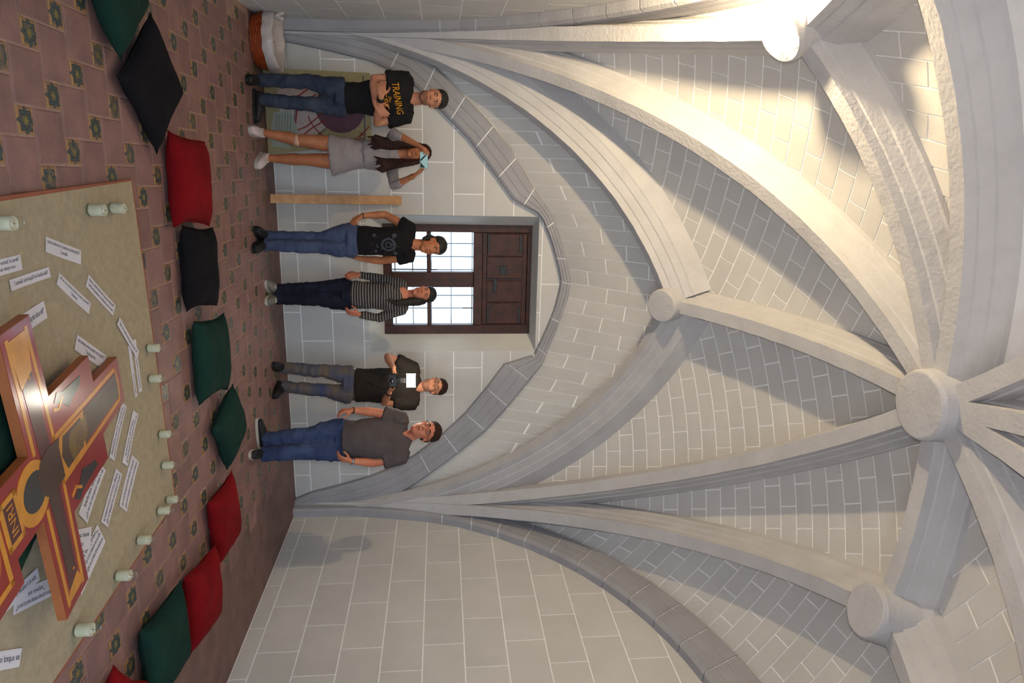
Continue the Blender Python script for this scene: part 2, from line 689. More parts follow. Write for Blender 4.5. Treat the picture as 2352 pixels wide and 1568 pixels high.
def sweep(name, path, prof, mat, side):
    v, f = [], []
    n, m = len(path), len(prof)
    for i, p in enumerate(path):
        t = (path[min(i + 1, n - 1)] - path[max(i - 1, 0)]).normalized()
        s = side
        o = s.cross(t)
        if i == n // 2 and o.z < 0: pass
        out = o if sweep_out(p, o) else -o
        for w, d in prof:
            v.append(p + s * w + out * d)
    for i in range(n - 1):
        for k in range(m):
            f.append((i * m + k, i * m + (k + 1) % m, (i + 1) * m + (k + 1) % m, (i + 1) * m + k))
    f.append(tuple(range(m))[::-1])
    f.append(tuple((n - 1) * m + k for k in range(m)))
    o = pymesh(name, v, f, mat)
    bm = bmesh.new()
    bm.from_mesh(o.data)
    bmesh.ops.recalc_face_normals(bm, faces=bm.faces)
    bm.to_mesh(o.data)
    bm.free()
    return o


def sweep_out(p, o):
    c = Vector((XC, YC, 0))
    return (p - c).dot(o) > 0


def rib(a, b, label, n=44, za=None):
    """rib in the vertical plane from plan point a to plan point b, following the intrados shell"""
    a, b = Vector((a[0], a[1], 0)), Vector((b[0], b[1], 0))
    side = Vector((0, 0, 1)).cross((b - a).normalized())
    path = []
    for i in range(n + 1):
        t = 1 - math.cos(i / n * math.pi / 2) if za else i / n
        q = a + (b - a) * t
        path.append(Vector((q.x, q.y, intr(q.x, q.y))))
    if za: path[0].z = -0.02
    # rough, hand-plastered arrises
    o = sweep(trim_name(), path, PROF, M['rib'], side)
    for v in o.data.vertices:
        v.co += Vector((noise.noise(v.co * 9), noise.noise(v.co * 9 + Vector((7, 1, 3))), noise.noise(v.co * 9 + Vector((1, 8, 2))))) * 0.004
    return setting(o, label, 'vault rib')


def spring(c):
    d = (Vector((XC, YC)) - Vector(c)).normalized()
    k = Vector(c) + d * (math.hypot(c[0] - XC, c[1] - YC) - AI * 0.9999)
    return (k.x, k.y)


SBL, SBR, SFL, SFR = spring(BL), spring(BR), spring(FL), spring(FR)
rib(SBL, CC, 'diagonal vault rib from the left back corner to the central boss', za=1)
rib(SBR, CC, 'diagonal vault rib from the right back corner to the central boss', za=1)
rib(SBL, B2, 'curved vault rib from the left back corner to the boss above the window', za=1)
rib(SBR, B2, 'curved vault rib from the right back corner to the boss above the window', za=1)
rib(SBL, B1, 'floodlit vault rib from the left back corner to the left boss', za=1)
rib(SBR, B3, 'vault rib from the right back corner to the right-hand boss', za=1)
rib(B2, CC, 'straight ridge rib from the boss above the window to the central boss')
rib(B1, CC, 'curved ridge rib from the left boss to the central boss')
rib(B3, CC, 'short ridge rib from the right-hand boss to the central boss')
rib((XL, 3.53), CC, 'broad bluish ridge rib crossing overhead to the left wall')
rib(B1, (XL, 3.55), 'short rib leaving the left boss towards the left wall')
rib(SFL, CC, 'diagonal vault rib from the near left corner to the central boss', za=1)
rib((0.62, 0.0), CC, 'near vault rib left of the nearest ridge', )
rib((1.62, 0.0), CC, 'nearest straight ridge rib leaving the central boss')
rib(SFR, CC, 'diagonal vault rib from the near right corner to the central boss', za=1)
rib(SFR, B3, 'vault rib from the right-hand boss to the near right corner', za=1)


def boss(p, R, label, hang=0.10):
    q = Vector((p[0], p[1], intr(*p)))
    e = 0.01
    g = Vector(((intr(p[0] + e, p[1]) - intr(p[0] - e, p[1])) / (2 * e), (intr(p[0], p[1] + e) - intr(p[0], p[1] - e)) / (2 * e), -1)).normalized()
    bm = bmesh.new()
    lathe(bm, [(R * 1.40, -0.42), (R * 1.40, -0.22), (R * 1.22, -0.16), (R * 1.12, -0.04), (R * 1.09, hang * 0.25), (R * 1.08, hang * 0.72), (R * 1.03, hang * 0.96), (R * 0.98, hang), (R * 0.7, hang + 0.002), (R * 0.35, hang + 0.002), (0.01, hang + 0.002)], 48)
    rot = Vector((0, 0, 1)).rotation_difference(g).to_matrix()
    for v in bm.verts:
        v.co = rot @ v.co + q
        v.co += Vector((noise.noise(v.co * 14), noise.noise(v.co * 14 + Vector((3, 1, 0))), noise.noise(v.co * 14 + Vector((0, 4, 9))))) * 0.0022
    return setting(bmobj(trim_name(), bm, M['rib'], smooth=False), label, 'vault boss')


boss(CC, 0.205, 'large round plain boss where all the ribs meet')
boss(B1, 0.165, 'round boss on the floodlit left side of the vault')
boss(B2, 0.15, 'small round boss above the window')
boss(B3, 0.165, 'round boss on the right-hand side of the vault')

# ---- walls
WX0, WX1, WZ0, WZ1 = 0.64, 2.143, 0.90, 2.74        # window opening in the wall face
FX0, FX1, FZ0, FZ1 = 0.757, 1.995, 1.045, 2.70       # wooden frame, set back
FY = YB + 0.24


def wall_back():
    ztop, t = 3.6, 0.6
    xa, xb = XL - 0.4, XR + 0.4
    o = [(WX0, WZ0), (WX1, WZ0), (WX1, WZ1), (WX0, WZ1)]
    i = [(FX0, FZ0), (FX1, FZ0), (FX1, FZ1), (FX0, FZ1)]
    b = [(xa, -0.1), (xb, -0.1), (xb, ztop), (xa, ztop)]
    v = [(x, YB, z) for x, z in b] + [(x, YB, z) for x, z in o] + [(x, FY, z) for x, z in i] + [(x, YB + t, z) for x, z in i] + [(x, YB + t, z) for x, z in b]
    f = []
    for k in range(4):
        n = (k + 1) % 4
        f.append((k, n, 4 + n, 4 + k))
        f.append((4 + k, 4 + n, 8 + n, 8 + k))
        f.append((8 + k, 8 + n, 12 + n, 12 + k))
        f.append((12 + k, 12 + n, 16 + n, 16 + k))
        f.append((16 + k, 16 + n, n, k))
    w = pymesh('wall_back', v, f, M['joint'])
    # plastered splay of the window
    rv, rf = [], []
    for k in range(4):
        n = (k + 1) % 4
        c = Vector(((WX0 + WX1) / 2, 0, (WZ0 + WZ1) / 2))
        base = len(rv)
        for (x, z), y in ((o[k], YB - 0.004), (o[n], YB - 0.004), (i[n], FY), (i[k], FY)):
            d = Vector((x - c.x, 0, z - c.z)) * 0.996 + c
            rv.append((d.x, y, d.z))
        rf.append((base, base + 1, base + 2, base + 3))
    pymesh('window_reveal', rv, rf, M['plaster'], w)
    return setting(w, 'back wall painted with large grey blocks and white joints', 'wall')


WB = wall_back()


def wall_slab(name, pts, nrm, parent):
    pts = [Vector(p) for p in pts]
    n = len(pts)
    nr = Vector(nrm)
    v = [p + nr * 0.003 for p in pts] + [p - nr * 0.01 for p in pts]
    f = [tuple(range(n))] + [(k, (k + 1) % n, n + (k + 1) % n, n + k) for k in range(n)]
    return pymesh(name, v, f, M['block'], parent)


ZB = [0.0, 0.177, 0.508, 0.84, 1.17, 1.50, 1.82, 2.14, 2.46, 2.78, 3.10]
g = 0.0052
for r, (z0, z1) in enumerate(zip(ZB, ZB[1:])):
    L0 = 0.64
    off = 0.735 + (0.0 if r % 2 else 0.32)
    for k in range(-5, 8):
        xa, xb = off + k * L0 + g, off + (k + 1) * L0 - g
        xa, xb = max(xa, XL), min(xb, XR)
        if xb - xa < 0.03: continue
        if z0 > max(arch_z(xa), arch_z(xb), arch_z((xa + xb) / 2)) + 0.05: continue
        rects = [(xa, xb, z0 + g, z1 - g)]
        # cut the window opening out
        res = []
        for a, b, c, d in rects:
            if b <= WX0 or a >= WX1 or d <= WZ0 or c >= WZ1:
                res.append((a, b, c, d))
                continue
            if a < WX0: res.append((a, WX0 - 0.002, c, d))
            if b > WX1: res.append((WX1 + 0.002, b, c, d))
            am, bm_ = max(a, WX0), min(b, WX1)
            if c < WZ0: res.append((am, bm_, c, WZ0 - 0.002))
            if d > WZ1: res.append((am, bm_, WZ1 + 0.002, d))
        for a, b, c, d in res:
            if b - a > 0.02 and d - c > 0.015:
                wall_slab('block', [(a, YB, c), (b, YB, c), (b, YB, d), (a, YB, d)], (0, -1, 0), WB)

ZR = [0.0, 0.143, 0.486, 0.829, 1.177, 1.518, 1.866, 2.222, 2.565, 2.887, 3.232, 3.58, 3.93]


def side_wall(name, x, nx, label, seed):
    v, f = [], []
    ya, yb, zt, t = -2.6, YB + 0.4, 4.6, 0.4
    w = pymesh(name, [(x, ya, -0.1), (x, yb, -0.1), (x, yb, zt), (x, ya, zt), (x - nx * t, ya, -0.1), (x - nx * t, yb, -0.1), (x - nx * t, yb, zt), (x - nx * t, ya, zt)],
               [(0, 1, 2, 3), (4, 5, 6, 7), (0, 1, 5, 4), (1, 2, 6, 5), (2, 3, 7, 6), (3, 0, 4, 7)], M['joint'])
    setting(w, label, 'wall')
    for r, (z0, z1) in enumerate(zip(ZR, ZR[1:])):
        off = 6.79 + seed if r % 2 else 6.50 + seed
        for k in range(-2, 13):
            y1, y0 = off - k * 0.607 - g, off - (k + 1) * 0.607 + g
            y1 = min(y1, YB)
            if y1 - y0 < 0.03: continue
            if z0 > max(web(x, y0), web(x, y1)) + 0.02: continue
            wall_slab('block', [(x, y0, z0 + g), (x, y1, z0 + g), (x, y1, z1 - g), (x, y0, z1 - g)], (nx, 0, 0), w)
    return w


side_wall('wall_right', XR, -1, 'right wall painted with large grey blocks and white joints', 0.0)
side_wall('wall_left', XL, 1, 'left wall beside the orange basket, painted with large grey blocks', 0.13)


# ---- wall ribs made of voussoirs
def band(inner, outer, place, label, depth, step, first=0.0, solid_to=0.0):
    """flat moulded arch band on a wall; inner and outer are matched polylines (u, z)"""
    root = empty(trim_name())
    setting(root, label, 'arch')
    P = [(0.0, 0.0), (0.02, depth * 0.75), (0.12, depth), (0.30, depth), (0.33, depth - 0.006), (0.36, depth), (0.60, depth), (0.63, depth - 0.006), (0.66, depth), (0.93, depth), (1.0, depth * 0.7), (1.0, -0.02)]
    n = len(inner)
    L = [0.0]
    for i in range(1, n):
        L.append(L[-1] + 0.5 * (math.dist(inner[i], inner[i - 1]) + math.dist(outer[i], outer[i - 1])))
    ii = np.array(inner)
    oo = np.array(outer)

    def at(s):
        return [float(np.interp(s, L, ii[:, k])) for k in (0, 1)], [float(np.interp(s, L, oo[:, k])) for k in (0, 1)]
    cuts = [0.0]
    s = first if first else step
    while s < L[-1] - 0.05:
        cuts.append(s)
        s += step
    cuts.append(L[-1])
    for a, b in zip(cuts, cuts[1:]):
        ss = [a + 0.006] + [x for x in L if a + 0.02 < x < b - 0.02] + [b - 0.006]
        ss = sorted(set(ss + list(np.linspace(a + 0.006, b - 0.006, 5))))
        v, f = [], []
        m = len(P)
        for q in ss:
            I, O = at(q)
            for fr, d in P:
                v.append(place(I[0] + (O[0] - I[0]) * fr, I[1] + (O[1] - I[1]) * fr, d))
        for i in range(len(ss) - 1):
            for k in range(m - 1):
                f.append((i * m + k, i * m + k + 1, (i + 1) * m + k + 1, (i + 1) * m + k))
        f.append(tuple(range(m)))
        f.append(tuple((len(ss) - 1) * m + k for k in range(m)))
        pymesh('voussoir', v, f, M['ribgrey'], root)
    # white joint bed a little deeper
    v, f = [], []
    ss = np.linspace(0, L[-1], 70)
    for q in ss:
        I, O = at(q)
        for fr, d in ((0.05, 0.0), (0.06, depth * 0.7), (0.14, depth - 0.010), (0.92, depth - 0.010), (0.985, depth * 0.58), (0.985, 0)):
            v.append(place(I[0] + (O[0] - I[0]) * fr, I[1] + (O[1] - I[1]) * fr, d))
    for i in range(len(ss) - 1):
        for k in range(5):
            f.append((i * 6 + k, i * 6 + k + 1, (i + 1) * 6 + k + 1, (i + 1) * 6 + k))
    pymesh('joint_bed', v, f, M['joint'], root)
    return root


inR = [(3.90, -0.02), (3.813, 0.184), (3.734, 0.501), (3.628, 0.86), (3.52, 1.12), (3.383, 1.36), (3.148, 1.661), (2.868, 1.948), (2.56, 2.19), (2.284, 2.387), (2.18, 2.72), (2.00, 2.80), (1.846, 2.863), (1.66, 2.93), (1.477, 2.971), (1.335, 2.995)]
ouR = [(4.05, -0.02), (4.05, 0.25), (4.03, 0.62), (3.96, 0.96), (3.84, 1.22), (3.66, 1.48), (3.40, 1.82), (3.091, 2.18), (2.79, 2.44), (2.503, 2.66), (2.27, 2.83), (2.06, 2.90), (1.90, 2.965), (1.70, 3.03), (1.50, 3.085), (1.36, 3.105)]
inL = [(-1.03, -0.02), (-0.985, 0.3), (-0.93, 0.625), (-0.855, 0.998), (-0.72, 1.334), (-0.56, 1.52), (-0.418, 1.676), (-0.139, 1.972), (0.151, 2.205), (0.473, 2.456), (0.60, 2.71), (0.675, 2.772), (0.80, 2.83), (0.941, 2.886), (1.175, 2.958), (1.335, 2.995)]
ouL = [(-1.19, -0.02), (-1.19, 0.4), (-1.17, 0.75), (-1.10, 1.13), (-0.96, 1.46), (-0.82, 1.65), (-0.66, 1.82), (-0.36, 2.14), (-0.06, 2.41), (0.26, 2.62), (0.46, 2.75), (0.60, 2.85), (0.75, 2.92), (0.93, 2.99), (1.19, 3.07), (1.36, 3.105)]
pb = lambda u, z, d: (u, YB - d, z)
band(inR, ouR, pb, 'grey moulded wall arch right of the window, springing from the right back corner', 0.075, 0.385, 1.62)
band(inL, ouL, pb, 'grey moulded wall arch left of the window, behind the standing people', 0.075, 0.385, 1.30)


def wall_arc(inset, A, H, xw, ys):
    return [(y, zsurf(xw, y, A, H)) for y in ys]


def side_band(xw, sg, label, y_lo):
    """arch band in the plane of a side wall"""
    inn, out = [], []
    for z in (-0.02, 0.3, 0.7, 1.1, 1.5):
        inn.append((YB - 0.19 - 0.06 * (z / 1.5) ** 2 - 0.16 * max(z - 0.7, 0), z))
        out.append((YB - 0.005, z + 0.06 * z))
    for y in np.linspace(6.86, y_lo, 26):
        rr = math.hypot(xw - XC, y - YC)
        inn.append((y, 4.62 * math.sqrt(max(1 - (rr / 4.475) ** NV, 0.0))))
        zo = web(xw, y) + 0.02
        k = (6.86 - y) / (6.86 - y_lo)
        out.append((min(YB - 0.005, y + 0.30 * (1 - k) ** 1.5 + 0.04), 0))
    for i in range(5, len(out)):
        out[i] = (out[i][0], web(xw, out[i][0]) + 0.02)
    pr = lambda u, z, d: (xw + sg * d, u, z)
    return band(inn, out, pr, label, 0.10, 0.36, 1.75)


side_band(XR, -1, 'grey moulded wall arch on the right wall', 0.6)
side_band(XL, 1, 'grey moulded wall arch on the left wall above the basket', 2.6)

# ---- floor
floor = pymesh('floor', [(XL - 0.3, -2.6, -0.005), (XR + 0.3, -2.6, -0.005), (XR + 0.3, YB + 0.3, -0.005), (XL - 0.3, YB + 0.3, -0.005)], [(0, 1, 2, 3)], M['grout'])
setting(floor, 'terracotta tiled floor with small flower tiles', 'floor')
BX, BY = 3.26, 6.98
pymesh('worn_border', [(BX - 0.2, -2.6, -0.0035), (XR, -2.6, -0.0035), (XR, YB, -0.0035), (XL, YB, -0.0035), (XL, BY - 0.2, -0.0035), (BX - 0.2, BY - 0.2, -0.0035)], [(0, 1, 2, 5), (5, 2, 3, 4)], M['border'], floor)
ta, tb, tang = 0.232, 0.232 * 0.52, math.radians(-2.0)
ct, st = math.cos(tang), math.sin(tang)
v1 = Vector((ta * ct - tb * st, ta * st + tb * ct))
v2 = Vector((-v1.y, v1.x))
toff = (-0.186, -0.126)
Rt = Matrix.Rotation(tang, 3, 'Z')


def tile_mesh(name, s, mat, top=0.0, th=0.012, bev=0.006):
    bm = bmesh.new()
    h = s / 2
    a, b = h - bev, h
    rings = [[(-a, -a), (a, -a), (a, a), (-a, a)], [(-b, -b), (b, -b), (b, b), (-b, b)]]
    vt = [bm.verts.new((x, y, top)) for x, y in rings[0]]
    vm = [bm.verts.new((x, y, top - 0.003)) for x, y in rings[1]]
    vb = [bm.verts.new((x, y, top - th)) for x, y in rings[1]]
    bm.faces.new(vt)
    for A, B in ((vm, vt), (vb, vm)):
        for k in range(4):
            bm.faces.new((A[k], A[(k + 1) % 4], B[(k + 1) % 4], B[k]))
    me = bpy.data.meshes.new(name)
    bm.to_mesh(me)
    bm.free()
    me.materials.append(mat)
    return me


big = tile_mesh('floor_tile', ta - 0.010, M['tile'])
small = tile_mesh('flower_tile', tb - 0.010, M['deco'], 0.0005)


def in_view(x, y, m=60):
    d = Vector((x, y, 0)) - CAM
    z = d.dot(fw)
    if z < 0.3: return False
    px = 1176 + 1568 * d.dot(up2) / z
    py = 784 + 1568 * d.dot(rt2) / z
    return -m < px < 2352 + m and -m < py < 1568 + m


MATQ = [(0.25, 3.9), (2.1, 3.95), (2.2, 1.0), (0.25, 1.0)]
lists = {0: [], 1: []}
for i in range(-60, 60):
    for j in range(-60, 60):
        c = v1 * (i + toff[0]) + v2 * (j + toff[1])
        # the small tile sits at the lattice point, the large one diagonally beside it
        d = Matrix.Rotation(tang, 2) @ Vector(((ta + tb) / 2, (tb - ta) / 2 + 0.0))
        lists[1].append((c.x, c.y))
        lists[0].append((c.x + d.x, c.y + d.y))
for kind, name, me, half in ((0, 'floor_tile', big, ta / 2), (1, 'flower_tile', small, tb / 2)):
    keep = []
    for x, y in lists[kind]:
        if x < XL + half * 0.9 or x > BX - half * 0.6 or y > BY - half * 0.6 or y < -2.5: continue
        vis = in_view(x, y) and not (0.3 < x < 2.1 and 0 < y < 3.85)
        keep.append((0 if vis else 1, math.hypot(x, y), x, y))
    keep.sort()
    rest = []
    for q, (nv, dd, x, y) in enumerate(keep):
        if q < 298 and not nv:
            o = link(name, me, floor)
            o.location = (x, y, random.uniform(-0.0012, 0.0012))
            o.rotation_euler = (0, 0, tang + random.uniform(-0.008, 0.008) + (random.choice((0, 1, 2, 3)) * math.pi / 2))
        else:
            rest.append((x, y))
    if rest:
        bm = bmesh.new()
        for x, y in rest:
            h = half - 0.005
            bmesh.ops.create_cube(bm, size=1.0, matrix=Matrix.Translation((x, y, -0.005)) @ Matrix.Rotation(tang, 4, 'Z') @ Matrix.Diagonal((2 * h, 2 * h, 0.010, 1)))
        o = bmobj(name + '_field', bm, M['tile'] if kind == 0 else stuff_mat('flower_tile_far', srgb(78, 84, 62), 0.5, 0.15, 30), floor)
        o['kind'] = 'stuff'
    print(name, len(keep), sum(1 for k in keep if not k[0]), len(rest))
# ------------------------------------------------------------------ window with shutters
win = empty('window_1', ((FX0 + FX1) / 2, FY, FZ0))
setting(win, 'dark wooden window with barred panes below and closed shutters above', 'window')
XM = 1.372
ZSH, ZMU = 2.045, 1.545


def wbox(name, x0, x1, y0, y1, z0, z1, mat, parent, bev=0.006):
    bm = bmesh.new()
    box(bm, ((x0 + x1) / 2, (y0 + y1) / 2, (z0 + z1) / 2), (x1 - x0, y1 - y0, z1 - z0))
    if bev: bevel_all(bm, bev, 1)
    return bmobj(name, bm, mat, parent)


fy0, fy1 = FY - 0.01, FY + 0.09
wbox('frame_stile', FX0 - 0.01, FX0 + 0.085, fy0, fy1, FZ0, FZ1, M['darkwood'], win)
wbox('frame_stile', FX1 - 0.10, FX1 + 0.01, fy0, fy1, FZ0, FZ1, M['darkwood'], win)
wbox('frame_rail', FX0 + 0.085, FX1 - 0.10, fy0 + 0.002, fy1, FZ0, FZ0 + 0.095, M['darkwood'], win)
wbox('frame_rail', FX0 + 0.085, FX1 - 0.10, fy0 + 0.002, fy1, FZ1 - 0.05, FZ1, M['darkwood'], win)
wbox('mullion', XM - 0.085, XM + 0.085, fy0 - 0.004, fy1, FZ0 + 0.095, ZSH, M['darkwood'], win)
wbox('transom', FX0 + 0.085, FX1 - 0.10, fy0 - 0.008, fy1, ZSH, ZSH + 0.10, M['darkwood'], win)
for x0, x1 in ((FX0 + 0.085, XM - 0.085), (XM + 0.085, FX1 - 0.10)):
    wbox('glazing_bar', x0, x1, fy0 + 0.012, fy1 - 0.02, ZMU - 0.02, ZMU + 0.025, M['darkwood'], win)
    for z0, z1 in ((FZ0 + 0.095, ZMU - 0.02), (ZMU + 0.025, ZSH)):
        bm = bmesh.new()
        box(bm, ((x0 + x1) / 2, FY + 0.05, (z0 + z1) / 2), (x1 - x0, 0.004, z1 - z0))
        bmobj('pane', bm, M['pane'], win)
# shutters: two leaves with boards, hinges and a bolt
for a, b in ((FX0 + 0.085, XM), (XM, FX1 - 0.10)):
    z0, z1 = ZSH + 0.10, FZ1 - 0.05
    leaf = wbox('shutter', a + 0.003, b - 0.003, fy0 + 0.02, fy1, z0, z1, M['darkwood'], win)
    w = (b - a - 0.02) / 2
    for k in range(2):
        wbox('board', a + 0.01 + k * w + 0.003, a + 0.01 + (k + 1) * w - 0.003, fy0 + 0.006, fy0 + 0.03, z0 + 0.05, z1 - 0.05, M['darkwood'], leaf)
    for zz in (z0 + 0.07, z1 - 0.08):
        wbox('hinge', a + 0.02 if a < 1 else b - 0.22, a + 0.22 if a < 1 else b - 0.02, fy0 - 0.002, fy0 + 0.01, zz - 0.014, zz + 0.014, M['iron'], leaf, 0.003)
wbox('bolt_plate', XM - 0.16, XM - 0.06, fy0 - 0.004, fy0 + 0.01, 2.34, 2.42, M['iron'], win, 0.004)
wbox('bolt', XM - 0.02, XM + 0.14, fy0 - 0.012, fy0 + 0.008, 2.27, 2.31, M['iron'], win, 0.004)
# iron grille outside
gr = empty('window_grille', (XM, YB + 0.5, FZ0))
tag(gr, 'thin iron grille outside the window panes', 'grille')
for x in list(np.linspace(FX0 + 0.085, FX1 - 0.10, 8))[1:-1]:
    bm = bmesh.new()
    tube(bm, [(x, YB + 0.45, FZ0), (x, YB + 0.45, FZ1)], [0.0075, 0.0075], seg=8, cap=0)
    bmobj('bar', bm, M['iron'], gr, True)
for z in (1.16, 1.36, 1.57, 1.80, 2.04):
    bm = bmesh.new()
    tube(bm, [(FX0, YB + 0.46, z), (FX1, YB + 0.46, z)], [0.0065, 0.0065], seg=8, cap=0)
    bmobj('bar', bm, M['iron'], gr, True)

# ------------------------------------------------------------------ floodlight on the left wall (just outside the picture)
LP = Vector((XL + 0.10, 4.66, 3.51))
lamp = empty('floodlight', LP)
tag(lamp, 'small halogen floodlight fixed to the left wall, aimed up at the vault', 'lamp')
bm = bmesh.new()
box(bm, LP + Vector((0, 0, -0.075)), (0.13, 0.15, 0.07))
bevel_all(bm, 0.012)
bmobj('housing', bm, M['iron'], lamp)
bm = bmesh.new()
box(bm, LP + Vector((-0.075, 0, -0.09)), (0.11, 0.03, 0.03))
bmobj('bracket', bm, M['iron'], lamp)
light('floodlight_bulb', 'POINT', LP, 225.0, (1.0, 0.77, 0.45), 0.045)

# ------------------------------------------------------------------ pine board leaning on the wall
bm = bmesh.new()
ang = math.atan2(7.34 - 7.06, 1.26)
rot = Matrix.Rotation(-ang, 3, 'X')
L = math.hypot(7.34 - 7.06, 1.26)
c = Vector((0.482, 7.19, 0.645))
box(bm, c, (0.088, 0.022, L), Matrix.Rotation(math.radians(0.8), 3, 'Y') @ rot)
bevel_all(bm, 0.002, 1)
tag(bmobj('plank', bm, M['wood']), 'pale pine plank leaning upright against the back wall', 'plank')

# ------------------------------------------------------------------ painted panel leaning on the wall
PX0, PX1, PZ = -0.74, 0.055, 0.99
pr = empty('poster_board', ((PX0 + PX1) / 2, 7.16, 0))
tag(pr, 'large painted cardboard panel with robe and halo sketch, leaning behind two people', 'panel')
lean = lambda z: 7.14 + 0.14 * z / PZ
pm = {k: stuff_mat('panel_' + k, srgb(*v), 0.8, 0.05, 18) for k, v in dict(ground=(150, 142, 108), rim=(112, 104, 84), white=(176, 160, 156), red=(132, 44, 44), mauve=(92, 62, 76), page=(150, 158, 148), grey=(84, 84, 86), brown=(124, 98, 66)).items()}


def pslab(name, pts, m, lift):
    """flat painted shape on the leaning panel"""
    pts = [(x, z) for x, z in pts]
    n = len(pts)
    v = [(x, lean(z) - lift, z) for x, z in pts] + [(x, lean(z) - lift + 0.004, z) for x, z in pts]
    f = [tuple(range(n)), tuple(range(n, 2 * n))[::-1]] + [(k, (k + 1) % n, n + (k + 1) % n, n + k) for k in range(n)]
    return pymesh(name, v, f, pm[m], pr)


bm = bmesh.new()
vv = []
for x, z in ((PX0, 0.005), (PX1, 0.005), (PX1 - 0.13, PZ), (PX0, PZ)):
    vv.append((x, z))
n = 4
v = [(x, lean(z), z) for x, z in vv] + [(x, lean(z) + 0.025, z) for x, z in vv]
pymesh('board', v, [(0, 1, 2, 3), (7, 6, 5, 4), (0, 4, 5, 1), (1, 5, 6, 2), (2, 6, 7, 3), (3, 7, 4, 0)], pm['ground'], pr)
bm.free()
circ = lambda cx, cz, r, a0, a1, k=20: [(cx + r * math.cos(math.radians(a0 + (a1 - a0) * i / k)), cz + r * math.sin(math.radians(a0 + (a1 - a0) * i / k))) for i in range(k + 1)]


def stroke(pts, w, m, lift=0.006, name='painted_line'):
    out, back = [], []
    for i, p in enumerate(pts):
        a, b = Vector(pts[max(i - 1, 0)]), Vector(pts[min(i + 1, len(pts) - 1)])
        d = (b - a).normalized()
        nn = Vector((-d.y, d.x)) * w / 2
        out.append((p[0] + nn.x, p[1] + nn.y))
        back.append((p[0] - nn.x, p[1] - nn.y))
    v, f = [], []
    for (x, z), (x2, z2) in zip(out, back):
        v += [(x, lean(z) - lift, z), (x2, lean(z2) - lift, z2)]
    for i in range(len(pts) - 1):
        f.append((2 * i, 2 * i + 1, 2 * i + 3, 2 * i + 2))
    pymesh(name, v, f, pm[m], pr)


pslab('painted_robe', [(-0.66, 0.12), (-0.30, 0.14), (-0.06, 0.30), (-0.12, 0.44), (-0.26, 0.60), (-0.50, 0.60), (-0.62, 0.4)], 'white', 0.005)
pslab('painted_halo', circ(-0.40, 0.70, 0.235, 0, 360)[:-1], 'mauve', 0.0055)
stroke(circ(-0.40, 0.70, 0.315, -75, 60), 0.010, 'red')
stroke([(-0.28, 0.55), (-0.20, 0.42), (-0.10, 0.30)], 0.012, 'red')
stroke([(-0.36, 0.55), (-0.22, 0.38), (-0.14, 0.20)], 0.012, 'red')
stroke([(-0.60, 0.45), (-0.50, 0.32), (-0.46, 0.16)], 0.014, 'red')
stroke([(-0.52, 0.48), (-0.44, 0.36), (-0.40, 0.18)], 0.014, 'red')
stroke([(-0.40, 0.30), (-0.22, 0.27), (-0.06, 0.22)], 0.014, 'red')
stroke([(-0.40, 0.285), (-0.22, 0.255), (-0.06, 0.205)], 0.010, 'grey')
stroke([(-0.08, 0.32), (-0.13, 0.46), (-0.20, 0.56)], 0.010, 'grey')
stroke([(PX0 + 0.03, 0.93), (PX1 - 0.165, 0.93)], 0.014, 'grey')
stroke([(PX1 - 0.165, 0.93), (PX1 - 0.15, 0.66)], 0.010, 'grey')
pslab('painted_page', [(-0.34, 0.08), (-0.20, 0.05), (-0.08, 0.10), (-0.16, 0.30), (-0.36, 0.24)], 'page', 0.008)
pslab('painted_page', [(-0.20, 0.05), (-0.02, 0.04), (0.0, 0.22), (-0.10, 0.16)], 'page', 0.007)
for q in range(6):
    stroke([(-0.33 + 0.02 * q * 0.1, 0.11 + 0.025 * q), (-0.15, 0.085 + 0.027 * q)], 0.004, 'grey', 0.0095)
for body, x, z, s in (('XC', -0.19, 0.87, 0.075), ('N', -0.235, 0.73, 0.07)):
    me = text_mesh(body, s)
    for w in me.vertices:
        X, Z = x + w.co.x, z + w.co.y
        w.co = (X, lean(Z) - 0.006, Z)
    me.materials.append(pm['grey'] if body == 'N' else pm['red'])
    link('painted_letters', me, pr)

# ------------------------------------------------------------------ basket with white cloth
bk = empty('basket', (-0.95, 6.98, 0))
tag(bk, 'orange wicker basket lined with a white plastic cloth, in the left corner', 'basket')
om = stuff_mat('orange_wicker', srgb(178, 76, 28), 0.45, 0.0, 26, 0.5, 90, 0, col2=srgb(136, 50, 20))
for k in range(11):
    z = 0.008 + k * 0.0155
    r = 0.215 + 0.035 * math.sin(min(1, k / 9) * math.pi * 0.5)
    bm = bmesh.new()
    pts = [(-0.95 + r * math.cos(a) + 0.0035 * math.cos(24 * a + k * math.pi) * math.cos(a), 6.98 + r * math.sin(a) + 0.0035 * math.cos(24 * a + k * math.pi) * math.sin(a), z) for a in np.linspace(0, TAU, 73)]
    tube(bm, pts, [0.0092] * 73, side=(0, 0, 1), seg=6, cap=0)
    bmobj('wicker_strand', bm, om, bk, True)
bm = bmesh.new()
lathe(bm, [(0.2, 0.004), (0.2, 0.012)], 32, (-0.95, 6.98, 0))
bmobj('base', bm, om, bk)
clm = stuff_mat('white_liner', srgb(196, 186, 182), 0.35, 0.05, 12, spec=0.5)
v, f = [], []
nn = 72
